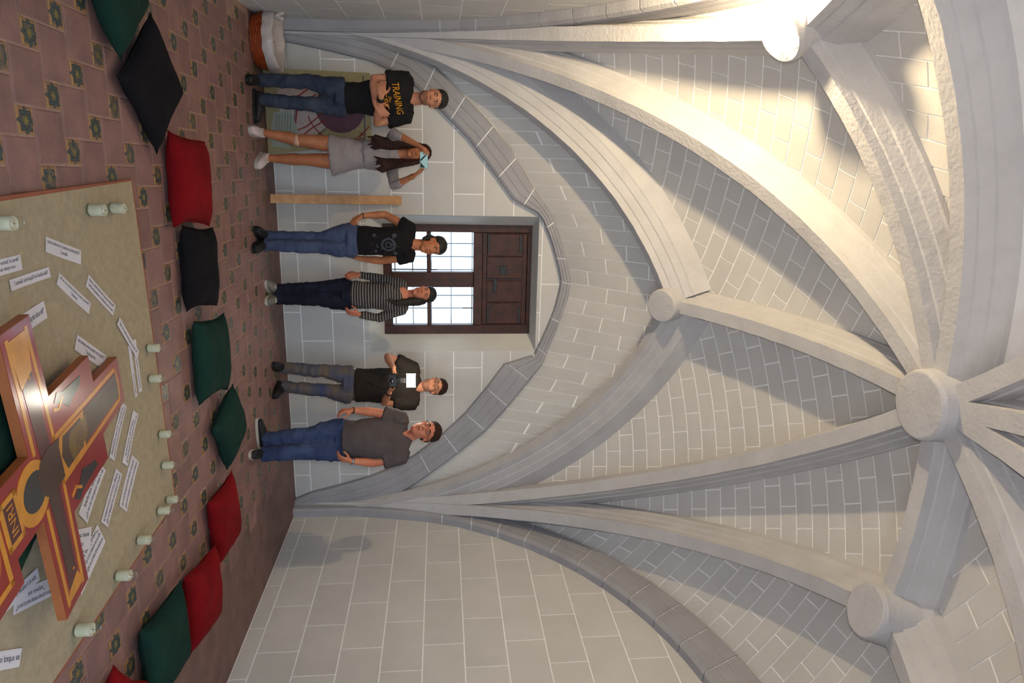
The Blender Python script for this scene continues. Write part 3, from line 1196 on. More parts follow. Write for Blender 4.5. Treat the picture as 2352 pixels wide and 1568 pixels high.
for j, (r, z) in enumerate(((0.262, 0.115), (0.268, 0.15), (0.266, 0.19), (0.255, 0.215), (0.236, 0.205), (0.222, 0.15), (0.15, 0.10), (0.0, 0.09))):
    for k in range(nn):
        a = TAU * k / nn
        w = 1 + 0.035 * noise.noise(Vector((math.cos(a) * 3.2, math.sin(a) * 3.2, j * 0.35))) + 0.02 * math.sin(a * 13 + j)
        zz = z + 0.022 * noise.noise(Vector((math.cos(a) * 2.6 + 4, math.sin(a) * 2.6, j * 0.3))) * (1 if j < 5 else 0.3)
        v.append((-0.95 + r * w * math.cos(a), 6.98 + r * w * math.sin(a), zz))
for j in range(7):
    for k in range(nn):
        f.append((j * nn + k, j * nn + (k + 1) % nn, (j + 1) * nn + (k + 1) % nn, (j + 1) * nn + k))
pymesh('liner', v, f, clm, bk, True)
bm = bmesh.new()
for d in ((0, 0, 0.0), (0.03, 0.01, 0.03), (-0.02, 0.02, 0.035)):
    tube(bm, [(-1.20, 6.93, 0.17), (-1.155 + 0.2 * d[0], 6.91 + d[1], 0.20), (-1.165 + d[0], 6.90, 0.235 + d[2])], [0.02, 0.014, 0.022], seg=8)
bmobj('knot', bm, clm, bk, True)
bm = bmesh.new()
tube(bm, [(-0.92, 6.75, 0.17), (-0.915, 6.753, 0.21)], [0.01, 0.008], seg=8)
bmobj('red_tag', bm, M['red'], bk)

# ------------------------------------------------------------------ mat
mat_pts = [(0.176, 3.99), (2.15, 4.07), (2.27, 2.2), (2.30, 1.2), (0.235, 1.2), (0.20, 2.8)]
bm = bmesh.new()
n = len(mat_pts)
lo = [bm.verts.new((x, y, 0.001)) for x, y in mat_pts]
hi = [bm.verts.new((x, y, 0.018)) for x, y in mat_pts]
bm.faces.new(lo[::-1])
bm.faces.new(hi)
for k in range(n):
    bm.faces.new((lo[k], lo[(k + 1) % n], hi[(k + 1) % n], hi[k]))
carpet = bmobj('mat', bm, M['matrim'])
tag(carpet, 'large beige woven mat with a terracotta edge in the middle of the floor', 'mat')
cxm, cym = 1.2, 2.6
ins = []
for x, y in mat_pts:
    d = Vector((cxm - x, cym - y)).normalized()
    ins.append((x + d.x * 0.018, y + d.y * 0.018))
v = [(x, y, 0.0185) for x, y in ins] + [(x, y, 0.0165) for x, y in ins]
pymesh('weave', v, [tuple(range(n))] + [(k, (k + 1) % n, n + (k + 1) % n, n + k) for k in range(n)], M['mat'], carpet)

# ------------------------------------------------------------------ paper strips with sentences
PAPERS = [
 ([(0.321, 3.103), (0.417, 3.381), (0.476, 3.35), (0.38, 3.081)], 'A', '"Conoceréis la verdad, y la verdad os hará\nlibres".', 'white strip reading Conoceréis la verdad, nearest the two left jars'),
 ([(0.373, 2.659), (0.368, 2.885), (0.428, 2.884), (0.429, 2.652)], 'A', '"Ama al Señor tu Dios\ncon todo tu ser..."', 'white strip reading Ama al Señor at the near left edge of the mat'),
 ([(0.47, 2.786), (0.463, 3.071), (0.507, 3.066), (0.513, 2.786)], 'A', '"Recibid el Espíritu Santo".', 'white strip reading Recibid el Espíritu Santo'),
 ([(0.596, 2.706), (0.561, 2.983), (0.637, 2.989), (0.677, 2.712)], 'A', '"No solo de pan vive el hombre..."', 'wide white paper reading No solo de pan, touching the left arm of the cross'),
 ([(0.498, 3.178), (0.681, 3.404), (0.73, 3.372), (0.544, 3.141)], 'A', '"Amaos unos a otros como yo os he\namado".', 'slanting white strip reading Amaos unos a otros'),
 ([(0.545, 3.423), (0.745, 3.65), (0.792, 3.61), (0.596, 3.387)], 'A', '"No todo el que me dice Señor Señor, entrará\nsino el que cumple la voluntad de Dios"', 'slanting white strip with two full lines of text, far left of the cross foot'),
 ([(0.776, 3.256), (0.953, 3.49), (1.012, 3.445), (0.842, 3.21)], 'A', '"Tratad a los demás como queréis ser\ntratados".', 'white paper with two lines just above the left apron of the cross'),
 ([(0.835, 3.666), (1.075, 3.844), (1.095, 3.801), (0.86, 3.628)], 'A', '"Yo soy la resurrección y la vida"', 'narrow slanting strip lying across the ends of two others'),
 ([(1.031, 3.722), (1.036, 3.767), (1.328, 3.761), (1.325, 3.727)], 'B', '"Sígueme y verás"', 'nearer of two narrow parallel strips beyond the cross foot'),
 ([(1.019, 3.788), (1.024, 3.826), (1.319, 3.826), (1.317, 3.786)], 'B', '"Convertíos y creed"', 'farther of two narrow parallel strips by the mat edge'),
 ([(1.335, 3.583), (1.375, 3.628), (1.596, 3.428), (1.554, 3.379)], 'B', '"Venid a mí todos los que estáis cansados y\nagobiados que yo os aliviaré"', 'strip with two lines, right of the cross foot and nearest to it'),
 ([(1.425, 3.698), (1.463, 3.734), (1.689, 3.555), (1.643, 3.504)], 'B', '"El que quiera ser el primero que sea\nel servidor de todos"', 'strip with two lines, right of the cross foot and farthest back'),
 ([(1.683, 3.64), (1.746, 3.699), (1.951, 3.503), (1.874, 3.433)], 'B', '"No he venido a llamar a los justos\nsino a los pecadores para que se conviertan"', 'strip with dense text closest to the right corner jars'),
 ([(1.558, 3.281), (1.637, 3.332), (1.805, 3.101), (1.718, 3.052)], 'B', '"Yo no te condeno, vete y no\npeques más".', 'broad slanting strip beside the right apron of the cross'),
 ([(1.659, 3.44), (1.724, 3.488), (1.912, 3.275), (1.843, 3.227)], 'B', '"No os agobiéis por el mañana, porque\nel mañana traerá su propio agobio"', 'middle one of the three slanting strips at the right of the cross'),
 ([(1.846, 3.044), (1.926, 3.037), (1.889, 2.893), (1.775, 2.885)], 'B', '...yo no\n...me ame', 'paper half hidden under the right arm of the cross'),
 ([(1.899, 3.189), (2.019, 3.239), (2.137, 2.979), (2.012, 2.921)], 'B', '"¿Por qué te fijas en la paja que tiene tu\nhermano en el ojo y no reparas en la viga\nque tienes en el tuyo?"', 'long paper with three lines at the tip of the right cross arm'),
 ([(1.742, 2.643), (1.785, 2.646), (1.783, 2.337), (1.726, 2.337)], 'B', '"Yo soy el camino, la verdad y la vida".', 'narrow strip reading Yo soy el camino, lying over another paper'),
 ([(1.876, 2.741), (1.955, 2.72), (1.847, 2.427), (1.772, 2.457)], 'B', '"Yo soy el buen pastor que da su vida por\nlas ovejas"', 'paper reading Yo soy el buen pastor, near the right arm of the cross'),
 ([(1.857, 2.241), (1.989, 2.432), (2.045, 2.395), (1.921, 2.212)], 'C', '"Vuestro padre es', 'paper cut by the picture edge at the near right corner of the mat'),
]
for q, (P, st_, txt, lab) in enumerate(PAPERS):
    P = [Vector((x, y)) for x, y in P]
    z = 0.0195 + 0.0006 * (q % 4) + (0.0025 if q in (7, 17) else 0)
    if st_ == 'A': o, r, d = P[2], P[3] - P[2], P[1] - P[2]
    elif st_ == 'B': o, r, d = P[3], P[0] - P[3], P[2] - P[3]
    else: o, r, d = P[0], P[1] - P[0], P[3] - P[0]
    # square the corners up
    r_n = r.normalized()
    perp = Vector((-r_n.y, r_n.x))
    if perp.dot(d) > 0: perp = -perp
    W, Hh = r.length, abs(d.dot(perp))
    u = perp
    curl = random.uniform(0.002, 0.006)
    v, f = [], []
    K = 8
    for i in range(K + 1):
        for j in range(2):
            p = o + r_n * (W * i / K) + u * (Hh * j)
            h = z + curl * abs(i / K - 0.5) ** 2 * 2.2 * (1 if (q + j) % 2 else 0.5)
            v.append((p.x, p.y, h))
    for i in range(K):
        f.append((2 * i, 2 * i + 1, 2 * i + 3, 2 * i + 2))
    po = pymesh('paper_strip', v, f, M['paper'])
    po.data.flip_normals() if po.data.polygons[0].normal.z < 0 else None
    tag(po, lab, 'paper', 'paper strips with sentences on the mat')
    lines = txt.split('\n')
    nl = len(lines)
    fs = min(Hh / (nl + 0.9) * 1.0, 0.034)
    for li, t in enumerate(lines):
        me = text_mesh(t, fs, 0.18)
        if not me.vertices: continue
        tw = max(w.co.x for w in me.vertices)
        sc = min(1.0, W * 0.92 / tw)
        x0 = W * 0.04 if li < nl - 1 or nl == 1 else (W - tw * sc) / 2
        for w in me.vertices:
            p = o + r_n * (x0 + w.co.x * sc) + u * (Hh * (0.62 if nl == 1 else 0.36 + li * (0.58 / max(nl - 1, 1) if nl > 2 else 0.40)) - w.co.y)
            i = (x0 + w.co.x * sc) / W
            w.co = (p.x, p.y, z + curl * abs(i - 0.5) ** 2 * 2.2 + 0.0009)
        me.materials.append(M['ink'])
        link('lettering', me, po)

# ------------------------------------------------------------------ candle jars
JARS = [((0.301, 3.47), 'glass candle jar standing before its twin at the left back of the mat', 1.12), ((0.309, 3.69), 'glass candle jar at the left back corner of the mat', 1.05),
        ((0.292, 2.756), 'glass candle jar cut by the picture edge at the near left', 1.1), ((1.108, 3.916), 'candle jar on the back edge of the mat, first from the left', 0.95),
        ((1.282, 3.891), 'candle jar on the back edge of the mat, second from the left', 0.95), ((1.642, 3.933), 'candle jar on the back edge of the mat, third from the left', 0.92),
        ((1.837, 3.923), 'yellowish candle jar on the back edge of the mat, fourth from the left', 0.92), ((2.065, 3.925), 'candle jar at the right back corner of the mat', 0.92),
        ((2.065, 3.792), 'candle jar touching the corner jar, just in front of it', 0.95), ((2.084, 3.504), 'candle jar on the right edge of the mat, third from the near end', 1.0),
        ((2.125, 3.236), 'candle jar on the right edge of the mat, second from the near end', 1.08), ((2.13, 2.827), 'candle jar on the right edge of the mat, nearest the cross tip', 1.15)]
bm = bmesh.new()
lathe(bm, [(0.0235, 0.001), (0.0275, 0.004), (0.0285, 0.01), (0.0285, 0.066), (0.0265, 0.074), (0.0245, 0.078), (0.0255, 0.083), (0.0255, 0.092), (0.0235, 0.092), (0.0225, 0.08), (0.0255, 0.068), (0.026, 0.012), (0.02, 0.006)], 28)
gm = bpy.data.meshes.new('glass')
bmesh.ops.recalc_face_normals(bm, faces=bm.faces)
bm.to_mesh(gm)
bm.free()
gm.polygons.foreach_set('use_smooth', [True] * len(gm.polygons))
gm.materials.append(M['glass'])
bm = bmesh.new()
lathe(bm, [(0.019, 0.0065), (0.0257, 0.0125), (0.0257, 0.066), (0.018, 0.064), (0.003, 0.0635)], 24)
wm = bpy.data.meshes.new('candle')
bm.to_mesh(wm)
bm.free()
wm.materials.append(M['wax'])
bm = bmesh.new()
tube(bm, [(0, 0, 0.062), (0.001, 0, 0.070), (0.003, 0.001, 0.075)], [0.0012, 0.0011, 0.0009], seg=6)
km = bpy.data.meshes.new('wick')
bm.to_mesh(km)
bm.free()
km.materials.append(M['ink'])
for (x, y), lab, s in JARS:
    j = empty('candle_jar', (x, y, 0.0188))
    j.scale = (s, s, s)
    tag(j, lab, 'candle', 'glass candle jars on the mat')
    for nme, me in (('glass', gm), ('wax', wm), ('wick', km)):
        k = bpy.data.objects.new(nme, me)
        COL.objects.link(k)
        k.parent = j

# ------------------------------------------------------------------ cushions
def cushion(x, y, w, d, rz, mat, label, th=0.15, tip=0.0, tilt=0.0, z=0.0, seed=0, nx=26, roll=0.0):
    v, f = [], []
    R = Matrix.Rotation(rz, 3, 'Z')
    T = Matrix.Rotation(tilt, 3, 'X') @ Matrix.Rotation(roll, 3, 'Y')
    pts = []
    for side in (1, -1):
        for i in range(nx + 1):
            for j in range(nx + 1):
                a, b = i / nx * 2 - 1, j / nx * 2 - 1
                pin = 1 - 0.13 * (b * b) * (1 - abs(a)) * 1 if False else 1
                # edges bow inwards between pointed corners
                ex = a * (1 - 0.09 * (1 - b * b)) * w / 2
                ey = b * (1 - 0.09 * (1 - a * a)) * d / 2
                ex += 0.014 * noise.noise(Vector((a * 1.7 + seed * 3.1, b * 1.7, 0.5)))
                ey += 0.014 * noise.noise(Vector((a * 1.7, b * 1.7 + seed * 2.3, 7.5)))
                prof = max(0.0, (1 - a ** 4) * (1 - b ** 4)) ** 0.55
                h = th * (0.5 * prof)
                wr = noise.noise(Vector((a * 2.2 + seed, b * 2.2, side * 3 + seed * 1.7))) * 0.14 * prof + noise.noise(Vector((a * 5 + seed, b * 5, side + 9))) * 0.05 * prof
                zz = side * h * (1 + wr)
                if side < 0: zz = max(zz, -th * 0.42)
                pts.append(T @ Vector((ex, ey, zz)))
    zmin = min(p.z for p in pts)
    for p in pts:
        q = R @ Vector((p.x, p.y, 0))
        v.append((x + q.x, y + q.y, z + p.z - zmin + 0.002))
    m = nx + 1
    for s in range(2):
        o = s * m * m
        for i in range(nx):
            for j in range(nx):
                q = (o + i * m + j, o + (i + 1) * m + j, o + (i + 1) * m + j + 1, o + i * m + j + 1)
                f.append(q if s == 0 else q[::-1])
    o = pymesh('cushion', v, f, mat, None, True)
    bm = bmesh.new()
    bm.from_mesh(o.data)
    bmesh.ops.remove_doubles(bm, verts=bm.verts, dist=0.0004)
    bm.to_mesh(o.data)
    bm.free()
    # welted seam round the edge
    loop = []
    for k in range(4 * 14):
        t = k / 14
        s = int(t)
        u = (t - s) * 2 - 1
        a, b = [(u, -1), (1, u), (-u, 1), (-1, -u)][s]
        ex = a * (1 - 0.09 * (1 - b * b)) * w / 2
        ey = b * (1 - 0.09 * (1 - a * a)) * d / 2
        ex += 0.014 * noise.noise(Vector((a * 1.7 + seed * 3.1, b * 1.7, 0.5)))
        ey += 0.014 * noise.noise(Vector((a * 1.7, b * 1.7 + seed * 2.3, 7.5)))
        p = T @ Vector((ex, ey, 0))
        q = R @ Vector((p.x, p.y, 0))
        loop.append((x + q.x, y + q.y, z + p.z - zmin + 0.002))
    bm = bmesh.new()
    tube(bm, loop + [loop[0]], [0.004] * (len(loop) + 1), side=(0, 0, 1), seg=6, cap=0)
    bmobj('seam', bm, mat, o, True)
    return tag(o, label, 'cushion', 'floor cushions round the mat')


D = math.radians
cushion(-0.80, 3.95, 0.56, 0.54, D(38), M['green'], 'dark green cushion at the far left, partly outside the picture', 0.15, seed=1)
cushion(-0.33, 4.27, 0.54, 0.52, D(45), M['black'], 'black cushion turned cornerwise, second from the left', 0.13, seed=2, tilt=D(6))
cushion(0.215, 4.665, 0.56, 0.46, D(-6), M['red'], 'red cushion between the two black cushions', 0.15, seed=3, tilt=D(8))
cushion(0.78, 4.72, 0.55, 0.43, D(-8), M['black'], 'black cushion between the red and the green cushions behind the mat', 0.145, seed=4, tilt=D(7))
cushion(1.42, 4.77, 0.56, 0.45, D(-6), M['green'], 'plump green cushion behind the mat, right of a black one', 0.15, seed=5, tilt=D(7))
cushion(2.05, 5.03, 0.48, 0.44, D(28), M['green'], 'dark green cushion turned cornerwise beside the red one', 0.145, seed=6, tilt=D(6))
cushion(2.66, 4.73, 0.55, 0.42, D(4), M['red'], 'red cushion farther from the camera of the two touching red ones', 0.145, seed=7, tilt=D(5))
cushion(2.93, 4.17, 0.53, 0.48, D(-6), M['red'], 'red cushion nearer the camera of the two touching red ones', 0.15, seed=8, tilt=D(5))
cushion(2.80, 3.55, 0.52, 0.48, D(-2), M['green'], 'green cushion at the right, in front of the red pair', 0.15, seed=9, tilt=D(5))
cushion(2.83, 2.98, 0.50, 0.50, D(40), M['red'], 'red cushion cut off at the near right edge', 0.14, seed=10)
cushion(-0.80, 3.00, 0.50, 0.50, D(20), M['green'], 'green cushion whose corner just shows at the near left edge', 0.14, seed=11)

# ------------------------------------------------------------------ painted cross on cushions
cn = Vector((-0.002, 0.109, 0.994)).normalized()
foot = Vector((1.138, 3.487, 0.056))
c0p = Vector((1.243, 2.60))


def plane_z(x, y):
    return foot.z - (cn.x * (x - foot.x) + cn.y * (y - foot.y)) / cn.z


ax = Vector((-0.105, 0.99, 0)).normalized()
ax = (ax - cn * ax.dot(cn)).normalized()          # towards the foot
lx = ax.cross(cn).normalized()                     # to the right seen from the camera
C0 = Vector((c0p.x, c0p.y, plane_z(*c0p)))
xr = empty('painted_cross', C0)
tag(xr, 'large red and gold painted wooden cross lying on the mat', 'cross')


def cpt(s, t, h=0.0):
    return C0 + ax * s + lx * t + cn * h


def mirror(half):
    """half outline (s, t>0) from the foot to the head, mirrored"""
    return [(s, t) for s, t in half] + [(s, -t) for s, t in half[::-1]]


OUT = mirror([(0.895, 0.122), (0.565, 0.136), (0.565, 0.266), (0.135, 0.272), (0.125, 0.615), (-0.118, 0.618), (-0.112, 0.142), (-0.33, 0.146), (-0.33, 0.248), (-0.60, 0.252)])


def cslab(name, out, mat, h0, h1, parent=xr):
    n = len(out)
    v = [cpt(s, t, h1) for s, t in out] + [cpt(s, t, h0) for s, t in out]
    f = [tuple(range(n)), tuple(range(n, 2 * n))[::-1]] + [(k, (k + 1) % n, n + (k + 1) % n, n + k) for k in range(n)]
    o = pymesh(name, v, f, mat, parent)
    bm = bmesh.new()
    bm.from_mesh(o.data)
    bmesh.ops.triangulate(bm, faces=[q for q in bm.faces if len(q.verts) > 4])
    bmesh.ops.recalc_face_normals(bm, faces=bm.faces)
    bm.to_mesh(o.data)
    bm.free()
    return o


cslab('wooden_board', OUT, M['crossside'], -0.035, 0.0)
cslab('painted_face', mirror([(0.893, 0.120), (0.563, 0.134), (0.563, 0.264), (0.133, 0.270), (0.123, 0.612), (-0.116, 0.615), (-0.110, 0.140), (-0.332, 0.144), (-0.332, 0.246), (-0.598, 0.250)]), M['cred'], -0.001, 0.0012)


def frame_line(pts, w, m, h=0.0022, name='painted_border'):
    for a, b in zip(pts, pts[1:]):
        a, b = Vector(a), Vector(b)
        d = (b - a).normalized()
        nn = Vector((-d.y, d.x)) * w / 2
        e = d * w * 0.5
        cslab(name, [tuple(a - e + nn), tuple(b + e + nn), tuple(b + e - nn), tuple(a - e - nn)], M[m], 0.0008, h)


# dark body field along the shaft, arms and gold borders (a plain generic figure panel)
cslab('painted_field', [(0.83, 0.062), (0.30, 0.074), (0.08, 0.085), (-0.02, 0.07), (-0.02, -0.07), (0.08, -0.085), (0.30, -0.074), (0.83, -0.062)], M['cbrown'], 0.0008, 0.0024)
cslab('painted_field', [(0.06, 0.08), (0.045, 0.50), (-0.045, 0.53), (-0.03, 0.08)], M['cmaroon'], 0.0008, 0.0023)
cslab('painted_field', [(0.03, 0.07), (0.02, 0.46), (-0.03, 0.46), (-0.04, 0.07)], M['cbrown'], 0.001, 0.0027)
cslab('painted_field', [(0.06, -0.08), (0.045, -0.42), (-0.045, -0.38), (-0.03, -0.08)], M['cmaroon'], 0.0008, 0.0023)
frame_line([(0.10, 0.10), (0.075, 0.575)], 0.022, 'cyellow')
frame_line([(-0.07, 0.13), (-0.075, 0.575)], 0.022, 'cyellow')
cslab('painted_field', [(0.08, 0.575), (0.045, 0.50), (-0.045, 0.53), (-0.078, 0.575)], M['cyellow'], 0.0008, 0.0026)
cslab('painted_field', [(0.08, -0.575), (0.05, -0.42), (-0.05, -0.38), (-0.078, -0.575)], M['cyellow'], 0.0008, 0.0026)
frame_line([(0.10, -0.10), (0.078, -0.575)], 0.022, 'cyellow')
frame_line([(-0.07, -0.13), (-0.075, -0.575)], 0.022, 'cyellow')
frame_line([(0.10, 0.10), (0.83, 0.082), (0.845, 0.0), (0.83, -0.082), (0.10, -0.10)], 0.022, 'cyellow')
cslab('painted_cloth', [(0.36, 0.085), (0.12, 0.09), (0.10, 0.0), (0.14, -0.085), (0.40, -0.075), (0.37, 0.0)], M['cyellow'], 0.0012, 0.0026)
cslab('painted_cloth', [(0.34, 0.07), (0.16, 0.075), (0.13, 0.0), (0.17, -0.07), (0.36, -0.06)], M['cbrown'], 0.0014, 0.0029)
cslab('painted_cloth', [(0.40, 0.05), (0.22, 0.07), (0.20, 0.0), (0.24, -0.05), (0.42, -0.045)], stuff_mat('cross_ochre', srgb(120, 92, 44), 0.24, 0.1, 20, 0.12, 120, spec=0.45, coat=0.5), 0.0016, 0.0031)
# ring of gold round a dark oval at the head of the shaft
ov = lambda cs, ct, rs, rt_, k=28: [(cs + rs * math.cos(TAU * i / k), ct + rt_ * math.sin(TAU * i / k)) for i in range(k)]
cslab('painted_disc', ov(-0.135, 0.0, 0.130, 0.122), M['cyellow'], 0.0010, 0.0030)
cslab('painted_disc', ov(-0.125, 0.0, 0.092, 0.076), M['cdark'], 0.0012, 0.0034)
cslab('painted_field', [(0.12, 0.085), (0.02, 0.095), (-0.05, 0.075), (-0.085, 0.03), (-0.085, -0.03), (-0.05, -0.075), (0.02, -0.095), (0.12, -0.085)], M['cbrown'], 0.0012, 0.0038)
# inscription panel
frame_line([(-0.26, -0.085), (-0.26, 0.085), (-0.36, 0.085), (-0.36, -0.085), (-0.26, -0.085)], 0.022, 'cyellow', 0.0034)
cslab('painted_panel_ground', [(-0.265, 0.078), (-0.355, 0.078), (-0.355, -0.078), (-0.265, -0.078)], M['cmaroon'], 0.001, 0.0030)
me = text_mesh('INRI', 0.075)
tw = max(w.co.x for w in me.vertices)
for w in me.vertices:
    k = 0.12 / tw
    p = cpt(-0.285 - w.co.y * 0.9, 0.06 - w.co.x * k, 0.0036)
    w.co = p
me.materials.append(M['cyellow'])
link('inscription', me, xr)
# gold frames at the top panel and motifs on the aprons
frame_line([(-0.40, -0.19), (-0.40, 0.19), (-0.56, 0.19), (-0.56, -0.19), (-0.40, -0.19)], 0.024, 'cyellow', 0.003)
cslab('painted_disc', ov(-0.48, 0.0, 0.06, 0.13), M['corange'], 0.001, 0.0032)
for sg in (1, -1):
    cslab('painted_motif', [(0.42, sg * 0.19), (0.44, sg * 0.225), (0.25, sg * 0.235), (0.20, sg * 0.255), (0.16, sg * 0.225), (0.24, sg * 0.185), (0.28, sg * 0.15), (0.32, sg * 0.165)], M['cdark'], 0.0010, 0.0026)
    frame_line([(0.24, sg * 0.215), (0.19, sg * 0.185), (0.15, sg * 0.20)], 0.014, 'cyellow', 0.0028)
cslab('painted_spot', ov(0.02, 0.47, 0.008, 0.006, 10), M['cyellow'], 0.002, 0.0034)
cslab('painted_spot', ov(0.02, -0.40, 0.008, 0.006, 10), M['cyellow'], 0.002, 0.0034)
# cushions carrying the head of the cross
cushion(1.03, 2.37, 0.44, 0.42, D(12), M['green'], 'green cushion under the left side of the cross', 0.095, seed=12, z=0.018)
cushion(1.45, 2.47, 0.27, 0.26, D(30), M['green'], 'small green cushion showing under the head of the cross', 0.085, seed=13, z=0.018)
# ------------------------------------------------------------------ people
def skin_mat(name, c, c2):
    m = stuff_mat(name, srgb(*c), 0.55, 0.0, 9, 0.06, 160, 0, col2=srgb(*c2), spec=0.35)
    m.node_tree.nodes['Principled BSDF'].inputs['Subsurface Weight'].default_value = 0.0
    return m


def stripe_mat():
    m, nt, b = new_mat('striped_jersey')
    L_ = nt.links.new
    b.inputs['Roughness'].default_value = 0.9
    tc = N(nt, 'ShaderNodeTexCoord')
    sp = N(nt, 'ShaderNodeSeparateXYZ')
    L_(tc.outputs['Object'], sp.inputs[0])
    nz = N(nt, 'ShaderNodeTexNoise')
    nz.inputs['Scale'].default_value = 7
    L_(tc.outputs['Object'], nz.inputs['Vector'])
    a = N(nt, 'ShaderNodeMath', operation='MULTIPLY')
    a.inputs[1].default_value = 0.02
    L_(nz.outputs['Fac'], a.inputs[0])
    s = N(nt, 'ShaderNodeMath', operation='ADD')
    L_(sp.outputs[2], s.inputs[0])
    L_(a.outputs[0], s.inputs[1])
    d = N(nt, 'ShaderNodeMath', operation='MODULO')
    d.inputs[1].default_value = 0.0258
    L_(s.outputs[0], d.inputs[0])
    g_ = N(nt, 'ShaderNodeMath', operation='LESS_THAN')
    g_.inputs[1].default_value = 0.006
    L_(d.outputs[0], g_.inputs[0])
    mx = N(nt, 'ShaderNodeMix', data_type='RGBA')
    mx.inputs['A'].default_value = srgb(40, 36, 38)
    mx.inputs['B'].default_value = srgb(150, 142, 134)
    L_(g_.outputs[0], mx.inputs['Factor'])
    L_(mx.outputs['Result'], b.inputs['Base Color'])
    return m


def jeans_mat(name, c, fade):
    return stuff_mat(name, srgb(*fade), 0.9, 0.0, 5.5, 0.25, 260, 0, col2=srgb(*c), spec=0.2)


S1 = skin_mat('skin_warm', (196, 138, 106), (182, 118, 88))
S2 = skin_mat('skin_tan', (182, 116, 78), (160, 98, 66))
S3 = skin_mat('skin_rosy', (196, 126, 96), (178, 104, 78))
CL = dict(
    blacktee=stuff_mat('black_tee', srgb(30, 28, 30), 0.95, 0.1, 8, 0.15, 200, spec=0.2),
    blacktee2=stuff_mat('black_tee_worn', srgb(24, 22, 24), 0.95, 0.1, 8, 0.15, 200, spec=0.2),
    dark=stuff_mat('dark_tee', srgb(44, 38, 34), 0.95, 0.1, 8, 0.15, 200, spec=0.2),
    greytee=stuff_mat('grey_tee', srgb(82, 74, 74), 0.95, 0.06, 10, 0.15, 200, spec=0.2),
    dress=stuff_mat('grey_knit', srgb(152, 142, 142), 0.95, 0.05, 30, 0.5, 300, spec=0.2),
    stripe=stripe_mat(),
    jeans1=jeans_mat('jeans_dark', (40, 48, 68), (70, 76, 88)),
    jeans2=jeans_mat('jeans_blue', (52, 62, 92), (76, 86, 112)),
    jeans3=jeans_mat('jeans_navy', (18, 20, 32), (30, 34, 50)),
    jeans4=jeans_mat('jeans_muddy', (58, 74, 108), (110, 96, 78)),
    jeans5=jeans_mat('jeans_bright', (40, 50, 84), (66, 80, 112)),
    shoe=stuff_mat('dark_shoe', srgb(26, 24, 26), 0.6, 0.1, 12),
    shoew=stuff_mat('white_shoe', srgb(214, 196, 196), 0.7, 0.05, 12),
    shoeg=stuff_mat('grey_shoe', srgb(120, 118, 112), 0.7, 0.2, 26),
    sole=stuff_mat('pale_sole', srgb(190, 184, 174), 0.7, 0.03, 12),
    hair=stuff_mat('dark_hair', srgb(26, 20, 18), 0.5, 0.0, 60, 0.6, 140, 0, col2=srgb(14, 11, 10)),
    hairb=stuff_mat('brown_hair', srgb(60, 34, 26), 0.55, 0.0, 60, 0.6, 140, 0, col2=srgb(30, 16, 13), spec=0.2),
    white=stuff_mat('eye_white', srgb(170, 162, 156), 0.3, 0.0, 10),
    iris=stuff_mat('iris', srgb(34, 22, 16), 0.3, 0.0, 10),
    lip=stuff_mat('lip', srgb(150, 78, 70), 0.5, 0.05, 30),
    band=stuff_mat('black_band', srgb(20, 18, 20), 0.6, 0.05, 20),
    gold=stuff_mat('brass', srgb(170, 128, 60), 0.35, 0.05, 20, metal=0.8),
    steel=stuff_mat('steel', srgb(170, 170, 172), 0.25, 0.03, 20, metal=0.9),
    orange=stuff_mat('orange_print', srgb(222, 152, 20), 0.9, 0.05, 30),
    print=stuff_mat('grey_print', srgb(62, 64, 72), 0.9, 0.12, 30),
    plaster=stuff_mat('bandage', srgb(206, 164, 134), 0.8, 0.05, 30),
    beard=stuff_mat('stubble', srgb(150, 102, 80), 0.7, 0.0, 60, 0.2, 200, 0, col2=srgb(122, 82, 64)),
)


def hand(bm, wrist, d, palm_n, thumb_side, curl=18, scale=1.0, spread=1.0, curls=None):
    """palm with five separate fingers; d along the hand, palm_n towards the palm's inside, thumb_side +1 or -1 along w"""
    d = Vector(d).normalized()
    n = Vector(palm_n)
    n = (n - d * n.dot(d)).normalized()
    w = d.cross(n).normalized() * thumb_side
    W = Vector(wrist)
    s = scale
    lens = (0.078, 0.088, 0.082, 0.064)          # index .. little
    for k in range(4):
        off = (1.5 - k) * 0.0205 * s * spread
        root = W + d * (0.088 - 0.004 * abs(k - 1)) * s + w * off
        tube(bm, [W + d * 0.004 + w * off * 0.45, W + d * 0.05 * s + w * off * 0.85, root], [0.0165 * s, 0.0158 * s, 0.0125 * s], seg=8)
        p = root
        dirv = (d + w * (1.5 - k) * 0.06 * spread).normalized()
        pts, rad = [p - dirv * 0.008], [0.0108 * s]
        cu = curls[k] if curls else curl * (1 + 0.12 * k)
        for j, fr in enumerate((0.45, 0.31, 0.24)):
            axis = dirv.cross(n)
            if axis.length < 1e-4: axis = w
            dirv = Matrix.Rotation(math.radians(cu * (0.7 if j == 0 else 1.1)), 3, axis.normalized()) @ dirv
            p = p + dirv * lens[k] * s * fr
            pts.append(p)
            rad.append((0.0094, 0.0085, 0.0074)[j] * s)
        tube(bm, pts, rad, seg=8)
    # thumb leaves the side of the palm near its base
    t0 = W + d * 0.022 * s + w * 0.022 * s + n * 0.004
    t1 = t0 + (d * 0.55 + w * 0.75 + n * 0.35).normalized() * 0.044 * s
    t2 = t1 + (d * 0.85 + w * 0.35 + n * 0.45).normalized() * 0.034 * s
    t3 = t2 + (d * 0.95 + w * 0.05 + n * 0.45).normalized() * 0.026 * s
    tube(bm, [t0, t1, t2, t3], [0.0150 * s, 0.0118 * s, 0.0100 * s, 0.0082 * s], seg=8)


